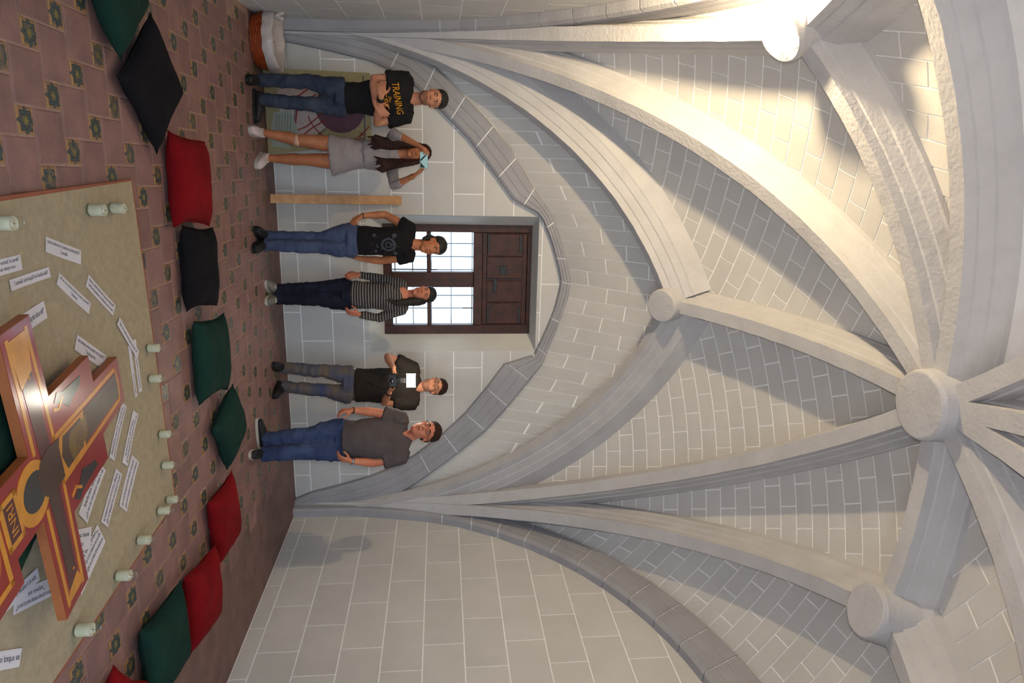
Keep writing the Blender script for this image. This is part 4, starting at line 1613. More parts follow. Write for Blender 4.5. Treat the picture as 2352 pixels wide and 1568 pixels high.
def person(label, O, J, skin, top, legs, shoe, face=0.0, nod=0.0, torso_yaw=0.0, hairm='hair', sleeve=0.55, chest=1.0, belly=1.0, female=False,
           trousers=True, hemz=None, leg_r=1.0, hands=None, sleeve_r=1.0, arm_r=1.0, hair_style='short', glasses=False, neckline=0.0, stubble=False, top_name='shirt', hip=1.0, shoe_cfg=None, dress=None):
    O = Vector((O[0], O[1], 0))
    toc = Vector((-O.x, -O.y, 0)).normalized()
    rg = Vector((-toc.y, toc.x, 0))             # viewer's right
    root = empty('person', O)
    tag(root, label, 'person', 'people standing along the back wall')
    W = lambda q: O + rg * q[0] + toc * q[1] + Vector((0, 0, q[2]))
    P = {k: W(q) for k, q in J.items()}
    for k in ('al', 'ar'):
        P[k].z = min(max(P[k].z, 0.075), 0.115)
    side = Matrix.Rotation(torso_yaw, 3, 'Z') @ rg
    fwd = Matrix.Rotation(torso_yaw, 3, 'Z') @ toc
    Z = Vector((0, 0, 1))
    # ---- head frame
    hh = (P['ht'] - P['ch']).length
    u = (P['ht'] - P['ch']).normalized()
    u = (u + Z * 0.6 - toc * 0.0).normalized()
    f = Matrix.Rotation(face, 3, 'Z') @ toc
    f = (f - Z * math.tan(nod))
    f = (f - u * f.dot(u)).normalized()
    s = u.cross(f).normalized()
    if s.dot(rg) < 0: s = -s
    c = (P['ht'] + P['ch']) / 2 - toc * 0.02
    H3 = Matrix((s, f, u)).transposed()
    hp = lambda a, b, k: c + s * a * hh + f * b * hh + u * k * hh
    hr = lambda a, b, k: (a * hh, b * hh, k * hh)
    bm = bmesh.new()
    ball(bm, hp(0, -0.06, 0.15), hr(0.305, 0.385, 0.335), H3, 24, 16)
    ball(bm, hp(0, 0.05, -0.13), hr(0.245, 0.285, 0.355), H3, 24, 16)
    ball(bm, hp(0, 0.17, -0.40), hr(0.135, 0.125, 0.095), H3)
    for sg in (1, -1):
        ball(bm, hp(sg * 0.135, 0.20, -0.10), hr(0.09, 0.08, 0.10), H3)         # cheek
        ball(bm, hp(sg * 0.15, 0.02, -0.28), hr(0.09, 0.14, 0.12), H3)          # jaw corner
        ball(bm, hp(sg * 0.300, -0.03, -0.03), hr(0.028, 0.065, 0.105), H3)     # ear
        ball(bm, hp(sg * 0.105, 0.275, 0.075), hr(0.085, 0.05, 0.035), H3)      # brow
    tube(bm, [hp(0, 0.285, 0.06), hp(0, 0.335, -0.03), hp(0, 0.385, -0.115)], [0.032 * hh, 0.042 * hh, 0.052 * hh], seg=10)
    for sg in (1, -1): ball(bm, hp(sg * 0.045, 0.345, -0.125), hr(0.035, 0.04, 0.03), H3)
    ball(bm, hp(0, 0.30, -0.24), hr(0.085, 0.05, 0.03), H3)
    # neck
    nk = P['nk']
    nr = (0.048 if female else 0.056)
    tube(bm, [nk - Z * 0.05 - toc * 0.01, nk + Z * 0.02 - toc * 0.01, hp(0, -0.08, -0.20)], [nr * 1.25, nr * 1.02, nr], seg=14)
    # trunk and legs (mostly under clothes, so slimmer)
    shc = (P['sl'] + P['sr']) / 2
    hpc = (P['pl'] + P['pr']) / 2
    shw = (P['sr'] - P['sl']).length / 2
    hpw = max((P['pr'] - P['pl']).length / 2 + 0.055, 0.12)
    cw = shw * 0.86 + 0.012
    tube(bm, [hpc - Z * 0.04, hpc + Z * 0.10, hpc.lerp(shc, 0.45), hpc.lerp(shc, 0.8), shc + Z * 0.02, nk - Z * 0.035],
         [(hpw * 0.74, 0.075), (hpw * 0.74, 0.075), (cw * 0.82, 0.085), (cw, 0.095), (shw * 0.8, 0.06), (0.06, 0.05)], side=side, seg=18)
    lr = leg_r
    for L_ in 'lr':
        hipj, kn, an = P['p' + L_], P['k' + L_], P['a' + L_]
        calf = kn.lerp(an, 0.32) - fwd * 0.012
        if trousers:
            tube(bm, [hipj, kn, an - Z * 0.02], [0.055, 0.042, 0.033], seg=12)
        else:
            tube(bm, [hipj + Z * 0.02, hipj.lerp(kn, 0.5), kn + Z * 0.03, kn - Z * 0.04, calf, kn.lerp(an, 0.7), an + Z * 0.01, an - Z * 0.05],
                 [0.070 * lr, 0.070 * lr, 0.056 * lr, 0.050 * lr, 0.056 * lr, 0.042 * lr, 0.034 * lr, 0.036 * lr], seg=16)
        # foot inside the shoe keeps the figure on the ground
        td = P['t' + L_] - an
        td.z = 0
        td = td.normalized() if td.length > 0.03 else fwd
        tube(bm, [an - td * 0.03 - Z * (an.z - 0.045), an + td * 0.06 - Z * (an.z - 0.042), an + td * 0.14 - Z * (an.z - 0.034)], [0.028, 0.03, 0.022], seg=10)
    # arms
    for L_ in 'lr':
        sh, el, wr, ha = P['s' + L_], P['e' + L_], P['w' + L_], P['h' + L_]
        a = arm_r
        fa = el.lerp(wr, 0.3)
        tube(bm, [sh - Z * 0.005, sh.lerp(el, 0.3), sh.lerp(el, 0.72), el, fa, el.lerp(wr, 0.7), wr], [0.052 * a, 0.049 * a, 0.043 * a, 0.040 * a, 0.042 * a, 0.032 * a, 0.0265 * a], seg=14)
        cfg = (hands or {}).get(L_, {})
        sg = -1 if L_ == 'l' else 1
        d = cfg.get('dir') or (ha - wr)
        if not isinstance(d, Vector): d = rg * d[0] + toc * d[1] + Z * d[2]
        pn = cfg.get('palm', (-sg * 0.9, -0.45, 0))
        pn = rg * pn[0] + toc * pn[1] + Z * pn[2]
        th = cfg.get('thumb', None)
        dn = d.normalized()
        pnn = (pn - dn * pn.dot(dn)).normalized()
        wv = dn.cross(pnn)
        tv = cfg.get('thumbdir', (0, 1, 0))
        tv = rg * tv[0] + toc * tv[1] + Z * tv[2]
        hand(bm, wr, d, pn, 1 if wv.dot(tv) > 0 else -1, cfg.get('curl', 20), cfg.get('scale', 0.98 if not female else 0.9), cfg.get('spread', 1.0), cfg.get('curls'))
    body = remesh('body', bm, 0.0065, 3, 0.5)
    body.materials.append(skin)
    bo = link('body', body, root)
    # ---- clothes: top
    bm = bmesh.new()
    hz = hemz if hemz is not None else hpc.z + 0.03
    hemc = Vector((hpc.x, hpc.y, hz))
    b_ = belly
    waist = hpc.lerp(shc, 0.42)
    if dress:
        tube(bm, [Vector((hpc.x, hpc.y, z_)) + side * o_ for z_, a_, b__, o_ in dress], [(a_, b__) for z_, a_, b__, o_ in dress], side=side, seg=28, cap=0.05)
    tube(bm, [hemc, hemc.lerp(waist, 0.5), waist, hpc.lerp(shc, 0.72) + fwd * 0.006, shc - Z * 0.035 + fwd * 0.004, shc + Z * 0.030 - fwd * 0.005, nk - Z * 0.022 - fwd * 0.006 - Z * neckline],
         [(hpw * 1.04 * hip, 0.122 * b_), (hpw * 1.0 * hip, 0.125 * b_), (cw * 0.97 * chest + 0.008, 0.118 * b_), (cw * 1.04 * chest + 0.006, 0.122), (shw * 0.98, 0.100), (shw * 0.80, 0.072), (0.082, 0.07)], side=side, seg=24, cap=0.12)
    if female:
        for sg in (1, -1): ball(bm, hpc.lerp(shc, 0.74) + side * sg * cw * 0.48 + fwd * 0.075, (0.07, 0.06, 0.07))
    for L_ in 'lr':
        sh, el, wr = P['s' + L_], P['e' + L_], P['w' + L_]
        q = sleeve_r
        tube(bm, [nk - Z * (0.050 + neckline * 0.6) - fwd * 0.012, nk.lerp(sh, 0.5) - Z * 0.024 - fwd * 0.008, sh - Z * 0.004], [0.058, 0.060, 0.066 * q], seg=14)
        if sleeve <= 1:
            tube(bm, [shc.lerp(sh, 0.75), sh, sh.lerp(el, sleeve * 0.5), sh.lerp(el, sleeve)], [0.070 * q, 0.068 * q, 0.066 * q, 0.069 * q], seg=16, cap=0.1)
        else:
            tube(bm, [shc.lerp(sh, 0.75), sh, sh.lerp(el, 0.5), el, el.lerp(wr, (sleeve - 1) * 0.5), el.lerp(wr, sleeve - 1)], [0.064 * q, 0.062 * q, 0.056 * q, 0.052 * q, 0.047 * q, 0.040 * q], seg=16, cap=0.1)
    tm = remesh(top_name, bm, 0.009, 4, 0.5, 0.007, 8.0)
    tm.materials.append(CL[top])
    to = link(top_name, tm, root)
    # ---- trousers or skirt
    if trousers:
        bm = bmesh.new()
        tube(bm, [hpc - Z * 0.055, hpc + Z * 0.03, Vector((hpc.x, hpc.y, max(hz + 0.02, hpc.z + 0.06)))], [(hpw * 0.97, 0.112), (hpw, 0.116), (hpw * 0.95, 0.108)], side=side, seg=22, cap=0.2)
        for L_ in 'lr':
            hipj, kn, an = P['p' + L_], P['k' + L_], P['a' + L_]
            cuff = an - Z * (an.z - 0.062)
            tube(bm, [hipj + Z * 0.01, hipj.lerp(kn, 0.45), kn + Z * 0.05, kn - Z * 0.05, kn.lerp(cuff, 0.5), cuff.lerp(kn, 0.12), cuff],
                 [0.098 * lr, 0.086 * lr, 0.068 * lr, 0.066 * lr, 0.064 * lr, 0.060 * lr, 0.060 * lr], seg=18, cap=0.15)
        lm = remesh('trousers', bm, 0.009, 3, 0.5, 0.010, 9.0)
        lm.materials.append(CL[legs])
        link('trousers', lm, root)
    # ---- shoes
    for L_ in 'lr':
        an = P['a' + L_]
        td = P['t' + L_] - an
        td.z = 0
        td = td.normalized() if td.length > 0.03 else fwd
        h0 = Vector((an.x, an.y, 0)) - td * 0.055
        k = 0.92 if female else 1.0
        bm = bmesh.new()
        sd = td.cross(Z)
        tube(bm, [h0 + Z * 0.048, h0 + td * 0.05 * k + Z * 0.052, h0 + td * 0.13 * k + Z * 0.048, h0 + td * 0.20 * k + Z * 0.040, h0 + td * 0.245 * k + Z * 0.033],
             [(0.036, 0.040), (0.040, 0.044), (0.045, 0.040), (0.044, 0.032), (0.034, 0.024)], side=sd, seg=16)
        tube(bm, [h0 + td * 0.045 + Z * 0.05, h0 + td * 0.05 + Z * 0.095], [0.044, 0.043], seg=14, cap=0.1)
        sm_ = remesh('shoe', bm, 0.008, 2)
        sm_.materials.append(CL[shoe])
        so = link('shoe', sm_, root)
        bm = bmesh.new()
        pts = []
        for tt, ww in ((-0.034, 0.020), (-0.02, 0.034), (0.05, 0.041), (0.13, 0.047), (0.20, 0.046), (0.24, 0.036), (0.268, 0.016)):
            pts.append((tt * k, ww))
        ol = [h0 + td * a_ + sd * b__ for a_, b__ in pts] + [h0 + td * a_ - sd * b__ for a_, b__ in pts[::-1]]
        lo_ = [bm.verts.new(p + Z * 0.001) for p in ol]
        hi_ = [bm.verts.new(p + Z * 0.024) for p in ol]
        bm.faces.new(lo_[::-1])
        bm.faces.new(hi_)
        for q in range(len(ol)):
            bm.faces.new((lo_[q], lo_[(q + 1) % len(ol)], hi_[(q + 1) % len(ol)], hi_[q]))
        bmobj('sole', bm, CL['sole'] if shoe_cfg != 'darksole' else CL['shoe'], so)
        bm = bmesh.new()
        for q in range(4):
            pz = h0 + td * (0.085 + 0.027 * q) * k + Z * (0.094 - 0.005 * q)
            tube(bm, [pz - sd * 0.022, pz + Z * 0.004, pz + sd * 0.022], [0.0035] * 3, seg=6)
        bmobj('laces', bm, CL['sole'] if shoe in ('shoew', 'shoeg') else CL['shoe'], so, True)
    # ---- hair
    bm = bmesh.new()
    if hair_style == 'short':
        ball(bm, hp(0, -0.075, 0.245), hr(0.328, 0.385, 0.295), H3, 24, 16)
        ball(bm, hp(0, -0.165, 0.06), hr(0.322, 0.275, 0.29), H3, 20, 12)
    else:
        ball(bm, hp(0, -0.07, 0.235), hr(0.338, 0.390, 0.305), H3, 24, 16)
        ball(bm, hp(0, -0.20, -0.05), hr(0.315, 0.28, 0.36), H3, 20, 12)
    if hair_style == 'long':
        for sg, ln in ((1, 1.0), (-1, 1.0)):
            for q in range(9):
                a0 = random.uniform(-0.08, 0.10)
                l_ = random.uniform(0.6, 1.5)
                p0 = hp(sg * (0.27 + a0 * 0.2), 0.02 + a0, 0.10)
                p1 = hp(sg * (0.33 + a0 * 0.3), 0.08 + a0, -0.35)
                p2 = P['nk'] + rg * sg * (0.085 + 0.3 * a0) + toc * (0.105 + 0.1 * a0) - Z * (0.10)
                p3 = p2 - Z * 0.085 * l_ + rg * sg * random.uniform(-0.03, 0.05) + toc * 0.03
                p4 = p3 - Z * 0.06 * l_ + rg * random.uniform(-0.03, 0.03)
                tube(bm, [p0, p1, p2, p3, p4], [0.026, 0.027, 0.029, 0.020, 0.006], seg=8)
    if hair_style == 'ponytail':
        p = [hp(0.22, -0.12, 0.0), hp(0.34, -0.02, -0.25), P['nk'] + rg * 0.075 + toc * 0.07 - Z * 0.01, P['nk'] + rg * 0.085 + toc * 0.115 - Z * 0.075, P['nk'] + rg * 0.075 + toc * 0.13 - Z * 0.15]
        tube(bm, p, [0.05, 0.046, 0.040, 0.032, 0.012], seg=12)
        for q in range(6):
            e = P['nk'] + rg * (0.075 + random.uniform(-0.04, 0.04)) + toc * 0.135 - Z * random.uniform(0.14, 0.2)
            tube(bm, [p[2], p[3], e], [0.02, 0.018, 0.005], seg=8)
    if hair_style == 'bun':
        tube(bm, [hp(-0.28, -0.14, -0.05), hp(-0.33, -0.06, -0.22), hp(-0.30, -0.02, -0.38)], [0.03, 0.026, 0.014], seg=10)
    hm = remesh('hair', bm, 0.0075, 2, 0.4, 0.0045, 55.0)
    hm.materials.append(CL[hairm])
    link('hair', hm, root)
    # ---- face details
    def fpart(name, m, fn, sm=True):
        b2 = bmesh.new()
        fn(b2)
        return bmobj(name, b2, m, root, sm)
    for sg in (1, -1):
        e = fpart('eye', CL['white'], lambda b2: ball(b2, hp(sg * 0.112, 0.272, 0.025), hr(0.044, 0.026, 0.018), H3))
        b2 = bmesh.new()
        ball(b2, hp(sg * 0.112, 0.296, 0.022), hr(0.024, 0.011, 0.024), H3)
        bmobj('iris', b2, CL['iris'], e, True)
        fpart('eyebrow', CL[hairm], lambda b2: tube(b2, [hp(sg * 0.045, 0.325, 0.088), hp(sg * 0.11, 0.320, 0.105), hp(sg * 0.18, 0.275, 0.085)], [0.013 * hh, 0.015 * hh, 0.009 * hh], seg=8))
    fpart('mouth', CL['lip'], lambda b2: ball(b2, hp(0, 0.318, -0.243), hr(0.078, 0.038, 0.020), H3))
    if stubble:
        b2 = bmesh.new()
        ball(b2, hp(0, 0.055, -0.26), hr(0.250, 0.262, 0.222), H3, 24, 14)
        ball(b2, hp(0, 0.175, -0.405), hr(0.138, 0.128, 0.096), H3)
        mm = remesh('stubble', b2, 0.007, 2)
        mm.materials.append(CL['beard'])
        # only where it lies within a hair of the skin
        link('stubble', mm, root)
    if glasses:
        g_ = empty('glasses', hp(0, 0.3, 0.02))
        g_.parent = root
        g_.matrix_parent_inverse = root.matrix_basis.inverted()
        for sg in (1, -1):
            b2 = bmesh.new()
            ring = [hp(sg * 0.118 + 0.088 * math.cos(a_), 0.335 - 0.02 * abs(math.cos(a_)), 0.02 + 0.066 * math.sin(a_)) for a_ in np.linspace(0, TAU, 25)]
            tube(b2, ring, [0.0022] * 25, seg=6, cap=0)
            bmobj('rim', b2, CL['band'], g_, True)
            b2 = bmesh.new()
            tube(b2, [hp(sg * 0.205, 0.32, 0.03), hp(sg * 0.30, 0.22, 0.035), hp(sg * 0.325, 0.0, 0.03)], [0.0022] * 3, seg=6)
            bmobj('temple', b2, CL['band'], g_, True)
        b2 = bmesh.new()
        tube(b2, [hp(-0.035, 0.36, 0.03), hp(0, 0.372, 0.036), hp(0.035, 0.36, 0.03)], [0.0022] * 3, seg=6)
        bmobj('bridge', b2, CL['band'], g_, True)
    return dict(root=root, P=P, toc=toc, rg=rg, fwd=fwd, side=side, top=to, hp=hp, hh=hh, Z=Z, W=W)


def cuff(R, at, dirv, r, w, m, name, parent=None):
    """band round a limb"""
    d = Vector(dirv).normalized()
    bm = bmesh.new()
    tube(bm, [Vector(at) - d * w / 2, Vector(at) + d * w / 2], [r, r], seg=20, cap=0)
    return bmobj(name, bm, CL[m], parent or R['root'], True)


def drape(R, me, centre, xdir, ydir, mat, name, lift=0.004):
    """lay flat shapes on the front of the garment"""
    to = R['top']
    bvh = BVHTree.FromPolygons([v.co for v in to.data.vertices], [p.vertices[:] for p in to.data.polygons])
    fw_ = R['fwd']
    for w in me.vertices:
        p = Vector(centre) + xdir * w.co.x + ydir * w.co.y
        hit = bvh.ray_cast(p + fw_ * 0.6, -fw_)
        w.co = (hit[0] + fw_ * lift) if hit[0] is not None else p
    if not me.materials: me.materials.append(mat)
    return link(name, me, to)


def subdiv(me, n=1):
    bm = bmesh.new()
    bm.from_mesh(me)
    bmesh.ops.triangulate(bm, faces=bm.faces)
    for _ in range(n):
        bmesh.ops.subdivide_edges(bm, edges=[e for e in bm.edges if e.calc_length() > 0.012], cuts=1)
        bmesh.ops.triangulate(bm, faces=bm.faces)
    bm.to_mesh(me)
    bm.free()
    return me


# --- man with crossed arms
J = dict(ht=(-0.015, 0, 1.748), ch=(-0.029, 0.06, 1.485), nk=(-0.014, 0, 1.436), sl=(-0.182, 0, 1.372), sr=(0.142, 0, 1.365), el=(-0.175, 0.06, 1.086), er=(0.205, 0.06, 1.10), wl=(0.03, 0.205, 1.105), wr=(-0.03, 0.265, 1.165), hl=(0.128, 0.21, 1.185), hr=(-0.12, 0.235, 1.168),
         pl=(-0.082, 0, 0.80), pr=(0.078, 0, 0.80), kl=(-0.129, 0.05, 0.446), kr=(0.058, 0.03, 0.460), al=(-0.129, 0, 0.085), ar=(0.035, -0.02, 0.085), tl=(-0.124, 0.2, 0), tr=(0.229, 0.03, 0.02))
m1 = person('man with short dark hair and arms crossed in a black tee with orange lettering', (-0.46, 6.72), J, S1, 'blacktee', 'jeans1', 'shoe', face=D(-4), nod=D(4), sleeve=0.62, stubble=True, sleeve_r=1.12, leg_r=0.95, shoe_cfg='darksole',
            hands=dict(l=dict(palm=(0.1, -0.9, 0.1), thumbdir=(0, 0, 1), curl=14), r=dict(palm=(0.1, -1, 0), thumbdir=(0, 0, 1), curl=22)), hemz=0.83, top_name='t_shirt')
cuff(m1, m1['P']['wr'].lerp(m1['P']['er'], 0.12), m1['P']['wr'] - m1['P']['er'], 0.034, 0.035, 'band', 'wristband')
for body, dx, dz, w, hgt in (('TRAINING', 0.0, 0.0, 0.27, 0.085), ('Dry', 0.01, -0.048, 0.055, 0.035), ('DEPT.', 0.0, -0.115, 0.22, 0.075)):
    me = text_mesh(body, hgt, 0.35 if body == 'Dry' else 0.0)
    tw = max(q.co.x for q in me.vertices)
    for q in me.vertices: q.co.x = (q.co.x / tw - 0.5) * w
    if len(body) > 3:
        k = 0.02
        for q in me.vertices: q.co.y = q.co.y * 1.05 + k * (q.co.x / w * 2)
    subdiv(me, 1)
    drape(m1, me, m1['W']((-0.012 + dx, 0, 1.268 + dz)), m1['rg'], m1['Z'], CL['orange'], 'print_lettering')

# --- girl taking a picture with a phone
J = dict(ht=(-0.016, 0.02, 1.588), ch=(0.029, 0.06, 1.362), nk=(0.022, 0, 1.315), sl=(-0.105, 0, 1.225), sr=(0.175, 0, 1.225), el=(-0.160, 0.19, 1.265), er=(0.305, 0.18, 1.255), wl=(-0.060, 0.335, 1.485), wr=(0.205, 0.325, 1.445), hl=(-0.003, 0.36, 1.559), hr=(0.137, 0.36, 1.542),
         pl=(-0.042, 0, 0.80), pr=(0.108, 0, 0.80), kl=(-0.080, 0.05, 0.410), kr=(0.092, 0.0, 0.440), al=(-0.136, 0.08, 0.093), ar=(0.088, -0.03, 0.094), tl=(-0.157, 0.25, 0.0), tr=(0.17, 0.16, 0.03))
m2 = person('girl in a short grey knit dress photographing with a phone', (0.0, 6.75), J, S2, 'dress', None, 'shoew', face=D(3), female=True, trousers=False, sleeve=1.38, sleeve_r=0.92, arm_r=0.84, hair_style='long', hairm='hairb', leg_r=1.02, hemz=0.98, top_name='dress', hip=0.86,
            dress=[(0.660, 0.192, 0.122, 0.012), (0.70, 0.182, 0.122, 0.010), (0.78, 0.162, 0.118, 0.006), (0.88, 0.140, 0.110, 0.0), (0.98, 0.118, 0.098, 0.0), (1.06, 0.112, 0.094, 0.0)],
            hands=dict(l=dict(dir=(0.45, 0.35, 0.85), palm=(0.75, -0.1, -0.35), thumbdir=(0, -1, -0.3), curl=34), r=dict(dir=(-0.55, 0.2, 0.8), palm=(-0.8, -0.1, -0.2), thumbdir=(-0.2, -0.3, -1), curl=30)))
zz = Vector((0, 0, 1))
cuff(m2, m2['P']['wr'].lerp(m2['P']['er'], 0.12), m2['P']['wr'] - m2['P']['er'], 0.027, 0.014, 'gold', 'bracelet')
kn = m2['P']['kl']
cuff(m2, kn - zz * 0.035, m2['P']['kl'] - m2['P']['al'], 0.0535, 0.045, 'plaster', 'bandage')
PP = m2['W']((0.068, 0.375, 1.535))
ph = empty('mobile_phone', PP - zz * 0.035)
tag(ph, 'mobile phone with a pale blue case held up by the girl', 'phone')
bm = bmesh.new()
R3 = Matrix((m2['rg'], m2['toc'], zz)).transposed()
box(bm, PP, (0.140, 0.009, 0.070), R3)
bevel_all(bm, 0.003)
bmobj('case', bm, stuff_mat('phone_case', srgb(150, 196, 196), 0.4, 0.02, 10), ph)
bm = bmesh.new()
vs_ = [bm.verts.new(PP + m2['rg'] * a + zz * b + m2['toc'] * 0.0052) for a, b in ((-0.066, 0.030), (-0.052, 0.032), (0.012, -0.030), (-0.006, -0.032))]
bm.faces.new(vs_)
vs_ = [bm.verts.new(PP + m2['rg'] * a + zz * b + m2['toc'] * 0.0052) for a, b in ((0.018, -0.032), (0.066, -0.032), (0.064, 0.010))]
bm.faces.new(vs_)
bmobj('case_print', bm, CL['band'], ph)

# --- person in black tee, hand on hip
J = dict(ht=(0.022, 0, 1.734), ch=(0.033, 0.06, 1.478), nk=(0.013, 0, 1.425), sl=(-0.145, 0, 1.385), sr=(0.125, 0, 1.380), el=(-0.265, -0.06, 1.155), er=(0.170, -0.07, 1.113), wl=(-0.252, 0.00, 0.938), wr=(0.150, -0.10, 0.90), hl=(-0.205, 0.06, 0.872), hr=(0.125, -0.12, 0.82),
         pl=(-0.105, 0, 0.87), pr=(0.058, 0, 0.865), kl=(-0.039, 0.0, 0.512), kr=(0.040, 0.06, 0.495), al=(-0.045, 0.02, 0.10), ar=(0.030, 0.10, 0.095), tl=(-0.11, 0.2, 0.0), tr=(0.075, 0.30, 0.022))
m3 = person('person in a black printed tee and blue jeans, one hand on the hip', (0.84, 6.60), J, S2, 'blacktee2', 'jeans2', 'shoe', face=D(28), nod=D(16), torso_yaw=D(8), sleeve=0.38, hair_style='bun', arm_r=0.92, leg_r=0.93, hemz=0.905, top_name='t_shirt', shoe_cfg='darksole',
            hands=dict(l=dict(palm=(0.9, -0.2, 0), thumbdir=(0.3, -1, 0.2), curl=34), r=dict(palm=(-0.9, 0.2, 0), thumbdir=(0, 1, 0), curl=22)))
cuff(m3, m3['P']['wl'].lerp(m3['P']['el'], 0.06), m3['P']['wl'] - m3['P']['el'], 0.0285, 0.008, 'band', 'bracelet')
def print_shape(polys):
    me = bpy.data.meshes.new('print')
    v, f = [], []
    for q in polys:
        f.append(tuple(range(len(v), len(v) + len(q))))
        v += [(x, y, 0) for x, y in q]
    me.from_pydata(v, [], f)
    bm = bmesh.new()
    bm.from_mesh(me)
    bmesh.ops.remove_doubles(bm, verts=bm.verts, dist=0.0002)
    bm.to_mesh(me)
    bm.free()
    drape(m3, me, m3['W']((0.0, 0, 1.195)), m3['side'], m3['Z'], CL['print'], 'shirt_print')


for r0, r1, cx_, cy_ in ((0.045, 0.064, 0.0, 0.0), (0.018, 0.028, 0.0, 0.0), (0.0, 0.016, -0.085, -0.13), (0.0, 0.014, 0.065, -0.12), (0.0, 0.02, -0.085, 0.055), (0.0, 0.018, 0.085, 0.06)):
    ring = []
    for k in range(20):
        a0, a1 = TAU * k / 20, TAU * (k + 1) / 20
        q = [(cx_ + r * math.cos(a_), cy_ + r * math.sin(a_) * 1.1) for r, a_ in ((r0, a0), (r1, a0), (r1, a1), (r0, a1))]
        ring.append(q if r0 else q[:3])
    print_shape(ring)
for q in range(22):
    a, b = random.uniform(-0.10, 0.10), random.uniform(-0.17, 0.09)
    w_ = random.uniform(0.004, 0.011)
    print_shape([[(a + w_ * x, b + w_ * y) for x, y in ((-1, -0.6), (0.7, -1), (1, 0.5), (-0.4, 1))]])

# --- woman in striped jersey
J = dict(ht=(-0.029, 0, 1.630), ch=(-0.050, 0.05, 1.390), nk=(-0.030, 0, 1.335), sl=(-0.130, 0, 1.300), sr=(0.125, 0, 1.300), el=(-0.198, -0.03, 1.06), er=(0.205, -0.03, 1.055), wl=(-0.225, 0.06, 0.872), wr=(0.165, 0.08, 0.868), hl=(-0.216, 0.1, 0.78), hr=(0.146, 0.12, 0.77),
         pl=(-0.110, 0, 0.77), pr=(0.048, 0, 0.77), kl=(-0.093, 0.02, 0.420), kr=(0.025, 0.02, 0.418), al=(-0.078, 0, 0.095), ar=(0.015, 0, 0.095), tl=(-0.145, 0.2, 0.0), tr=(0.055, 0.2, 0.0))
m4 = person('woman with a dark side ponytail in a grey striped jersey, before the window', (1.41, 6.80), J, S3, 'stripe', 'jeans3', 'shoeg', face=D(-14), nod=D(12), female=True, sleeve=1.92, sleeve_r=0.88, arm_r=0.86, chest=1.04, hip=1.02, hair_style='ponytail', leg_r=0.90, hemz=0.80, neckline=0.02, top_name='jersey', belly=1.05,
            hands=dict(l=dict(palm=(0.5, -0.8, 0), thumbdir=(-1, 0.3, 0), curl=30), r=dict(palm=(-0.7, -0.6, 0), thumbdir=(-0.6, 0.8, 0), curl=24)))
bm = bmesh.new()
ball(bm, m4['P']['nk'] - zz * 0.035 + m4['toc'] * 0.062, (0.075, 0.03, 0.062), Matrix((m4['rg'], m4['toc'], zz)).transposed(), 20, 12)
bmobj('neckline', bm, S3, m4['root'], True)

# --- photographer
J = dict(ht=(0.102, 0, 1.739), ch=(0.060, 0.07, 1.480), nk=(0.090, 0, 1.455), sl=(-0.105, 0, 1.390), sr=(0.265, 0, 1.385), el=(-0.225, 0.06, 1.125), er=(0.245, 0.06, 1.095), wl=(-0.105, 0.275, 1.205), wr=(0.135, 0.27, 1.165), hl=(-0.029, 0.34, 1.239), hr=(0.07, 0.34, 1.201),
         pl=(-0.035, 0, 0.745), pr=(0.165, 0, 0.745), kl=(-0.087, 0.03, 0.433), kr=(0.109, 0.04, 0.430), al=(-0.121, 0, 0.10), ar=(0.075, 0.0, 0.10), tl=(-0.14, 0.2, 0.0), tr=(0.165, 0.16, 0.0))
m5 = person('photographer with glasses in a black tee and muddy jeans, holding a camera', (2.28, 6.85), J, S1, 'dark', 'jeans4', 'shoe', face=D(-12), nod=D(8), sleeve=0.66, sleeve_r=1.15, glasses=True, stubble=True, hairm='hairb', leg_r=1.0, hemz=0.80, chest=1.04, belly=1.08, top_name='t_shirt', hip=1.1, shoe_cfg='darksole',
            hands=dict(l=dict(dir=(0.9, 0.25, 0.15), palm=(0.2, -0.3, -1), thumbdir=(0, -1, 0), curl=38), r=dict(dir=(-0.85, 0.3, 0.1), palm=(-0.2, -0.2, 1), thumbdir=(0, -0.2, 1), curl=30)))
cuff(m5, m5['P']['wr'].lerp(m5['P']['er'], 0.10), m5['P']['wr'] - m5['P']['er'], 0.033, 0.02, 'band', 'watch_strap')
CP = m5['W']((0.022, 0.345, 1.205))
cm = empty('camera_with_flash', CP - zz * 0.05)
tag(cm, 'black reflex camera with a firing flash unit, held by the photographer', 'camera')
R5 = Matrix((m5['rg'], m5['toc'], zz)).transposed()
bk_ = stuff_mat('camera_black', srgb(28, 26, 26), 0.45, 0.1, 30)
bm = bmesh.new()
box(bm, CP, (0.135, 0.055, 0.085), R5)
bevel_all(bm, 0.010)
bmobj('camera_body', bm, bk_, cm)
bm = bmesh.new()
box(bm, CP + zz * 0.055, (0.055, 0.05, 0.036), R5)
bevel_all(bm, 0.008)
bmobj('prism_housing', bm, bk_, cm)
bm = bmesh.new()
tq = m5['toc']
tube(bm, [CP + tq * 0.02, CP + tq * 0.06, CP + tq * 0.063, CP + tq * 0.11], [0.034, 0.034, 0.038, 0.038], seg=24, cap=0)
ln = bmobj('lens', bm, bk_, cm, False)
bm = bmesh.new()
tube(bm, [CP + tq * 0.109, CP + tq * 0.1125], [0.029, 0.026], seg=24, cap=0.2)
bmobj('front_glass', bm, stuff_mat('lens_glass', srgb(26, 22, 40), 0.05, 0.0, 10, spec=0.9), ln, True)
bm = bmesh.new()
box(bm, CP + zz * 0.10, (0.05, 0.05, 0.055), R5)
bevel_all(bm, 0.006)
bmobj('flash_neck', bm, bk_, cm)
bm = bmesh.new()
box(bm, CP + zz * 0.178, (0.086, 0.075, 0.060), R5)
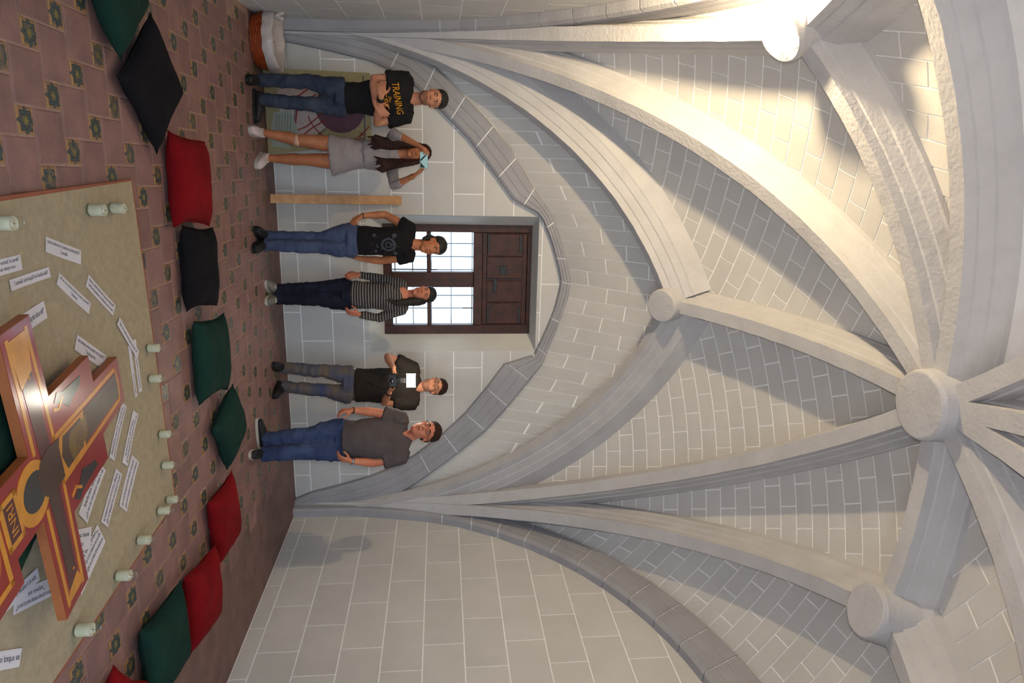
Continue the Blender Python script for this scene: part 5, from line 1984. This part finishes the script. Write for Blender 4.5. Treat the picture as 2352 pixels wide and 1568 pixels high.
bevel_all(bm, 0.006)
fh = bmobj('flash_head', bm, bk_, cm)
bm = bmesh.new()
box(bm, CP + zz * 0.178 + tq * 0.040, (0.130, 0.008, 0.086), R5)
bevel_all(bm, 0.003, 1)
M['flash'] = emit_mat('flash_diffuser', (1.0, 0.93, 0.78, 1), 95.0)
bmobj('flash_diffuser', bm, M['flash'], fh)
bm = bmesh.new()
tube(bm, [CP + m5['rg'] * 0.066 + zz * 0.02, CP + m5['rg'] * 0.09 - zz * 0.12 - tq * 0.12, CP + m5['rg'] * 0.02 - zz * 0.26 - tq * 0.16, CP - m5['rg'] * 0.06 - zz * 0.20 - tq * 0.14, CP - m5['rg'] * 0.066 + zz * 0.02], [0.004] * 5, seg=8)
bmobj('strap', bm, bk_, cm, True)

# --- man in grey tee
J = dict(ht=(-0.076, 0, 1.675), ch=(-0.090, 0.08, 1.390), nk=(-0.040, 0, 1.365), sl=(-0.200, 0, 1.300), sr=(0.150, 0, 1.308), el=(-0.263, 0.02, 1.06), er=(0.198, 0.02, 1.065), wl=(-0.283, 0.1, 0.862), wr=(0.178, 0.1, 0.856), hl=(-0.275, 0.14, 0.762), hr=(0.15, 0.14, 0.755),
         pl=(-0.110, 0, 0.78), pr=(0.070, 0, 0.78), kl=(-0.054, 0.02, 0.405), kr=(0.082, 0.06, 0.41), al=(-0.030, -0.02, 0.10), ar=(0.098, 0.06, 0.10), tl=(-0.21, 0.06, 0.0), tr=(0.105, 0.3, 0.0))
m6 = person('stout man with glasses in a dark grey tee and blue jeans, at the right end', (2.60, 5.98), J, S3, 'greytee', 'jeans5', 'shoe', face=D(-14), nod=D(10), torso_yaw=D(-6), sleeve=0.66, sleeve_r=1.22, arm_r=1.06, glasses=True, hairm='hairb', leg_r=1.18, hemz=0.785, chest=1.17, belly=1.36, hip=1.18, top_name='t_shirt',
            hands=dict(l=dict(palm=(0.8, -0.4, 0), thumbdir=(0.3, 1, 0), curl=32), r=dict(palm=(-0.8, -0.4, 0), thumbdir=(-0.3, 1, 0), curl=30)))
cuff(m6, m6['P']['wl'].lerp(m6['P']['el'], 0.06), m6['P']['wl'] - m6['P']['el'], 0.0315, 0.012, 'band', 'wristband')
cuff(m6, m6['P']['wr'].lerp(m6['P']['er'], 0.08), m6['P']['wr'] - m6['P']['er'], 0.033, 0.022, 'steel', 'wristwatch')

bpy.data.scenes.remove(WORK)
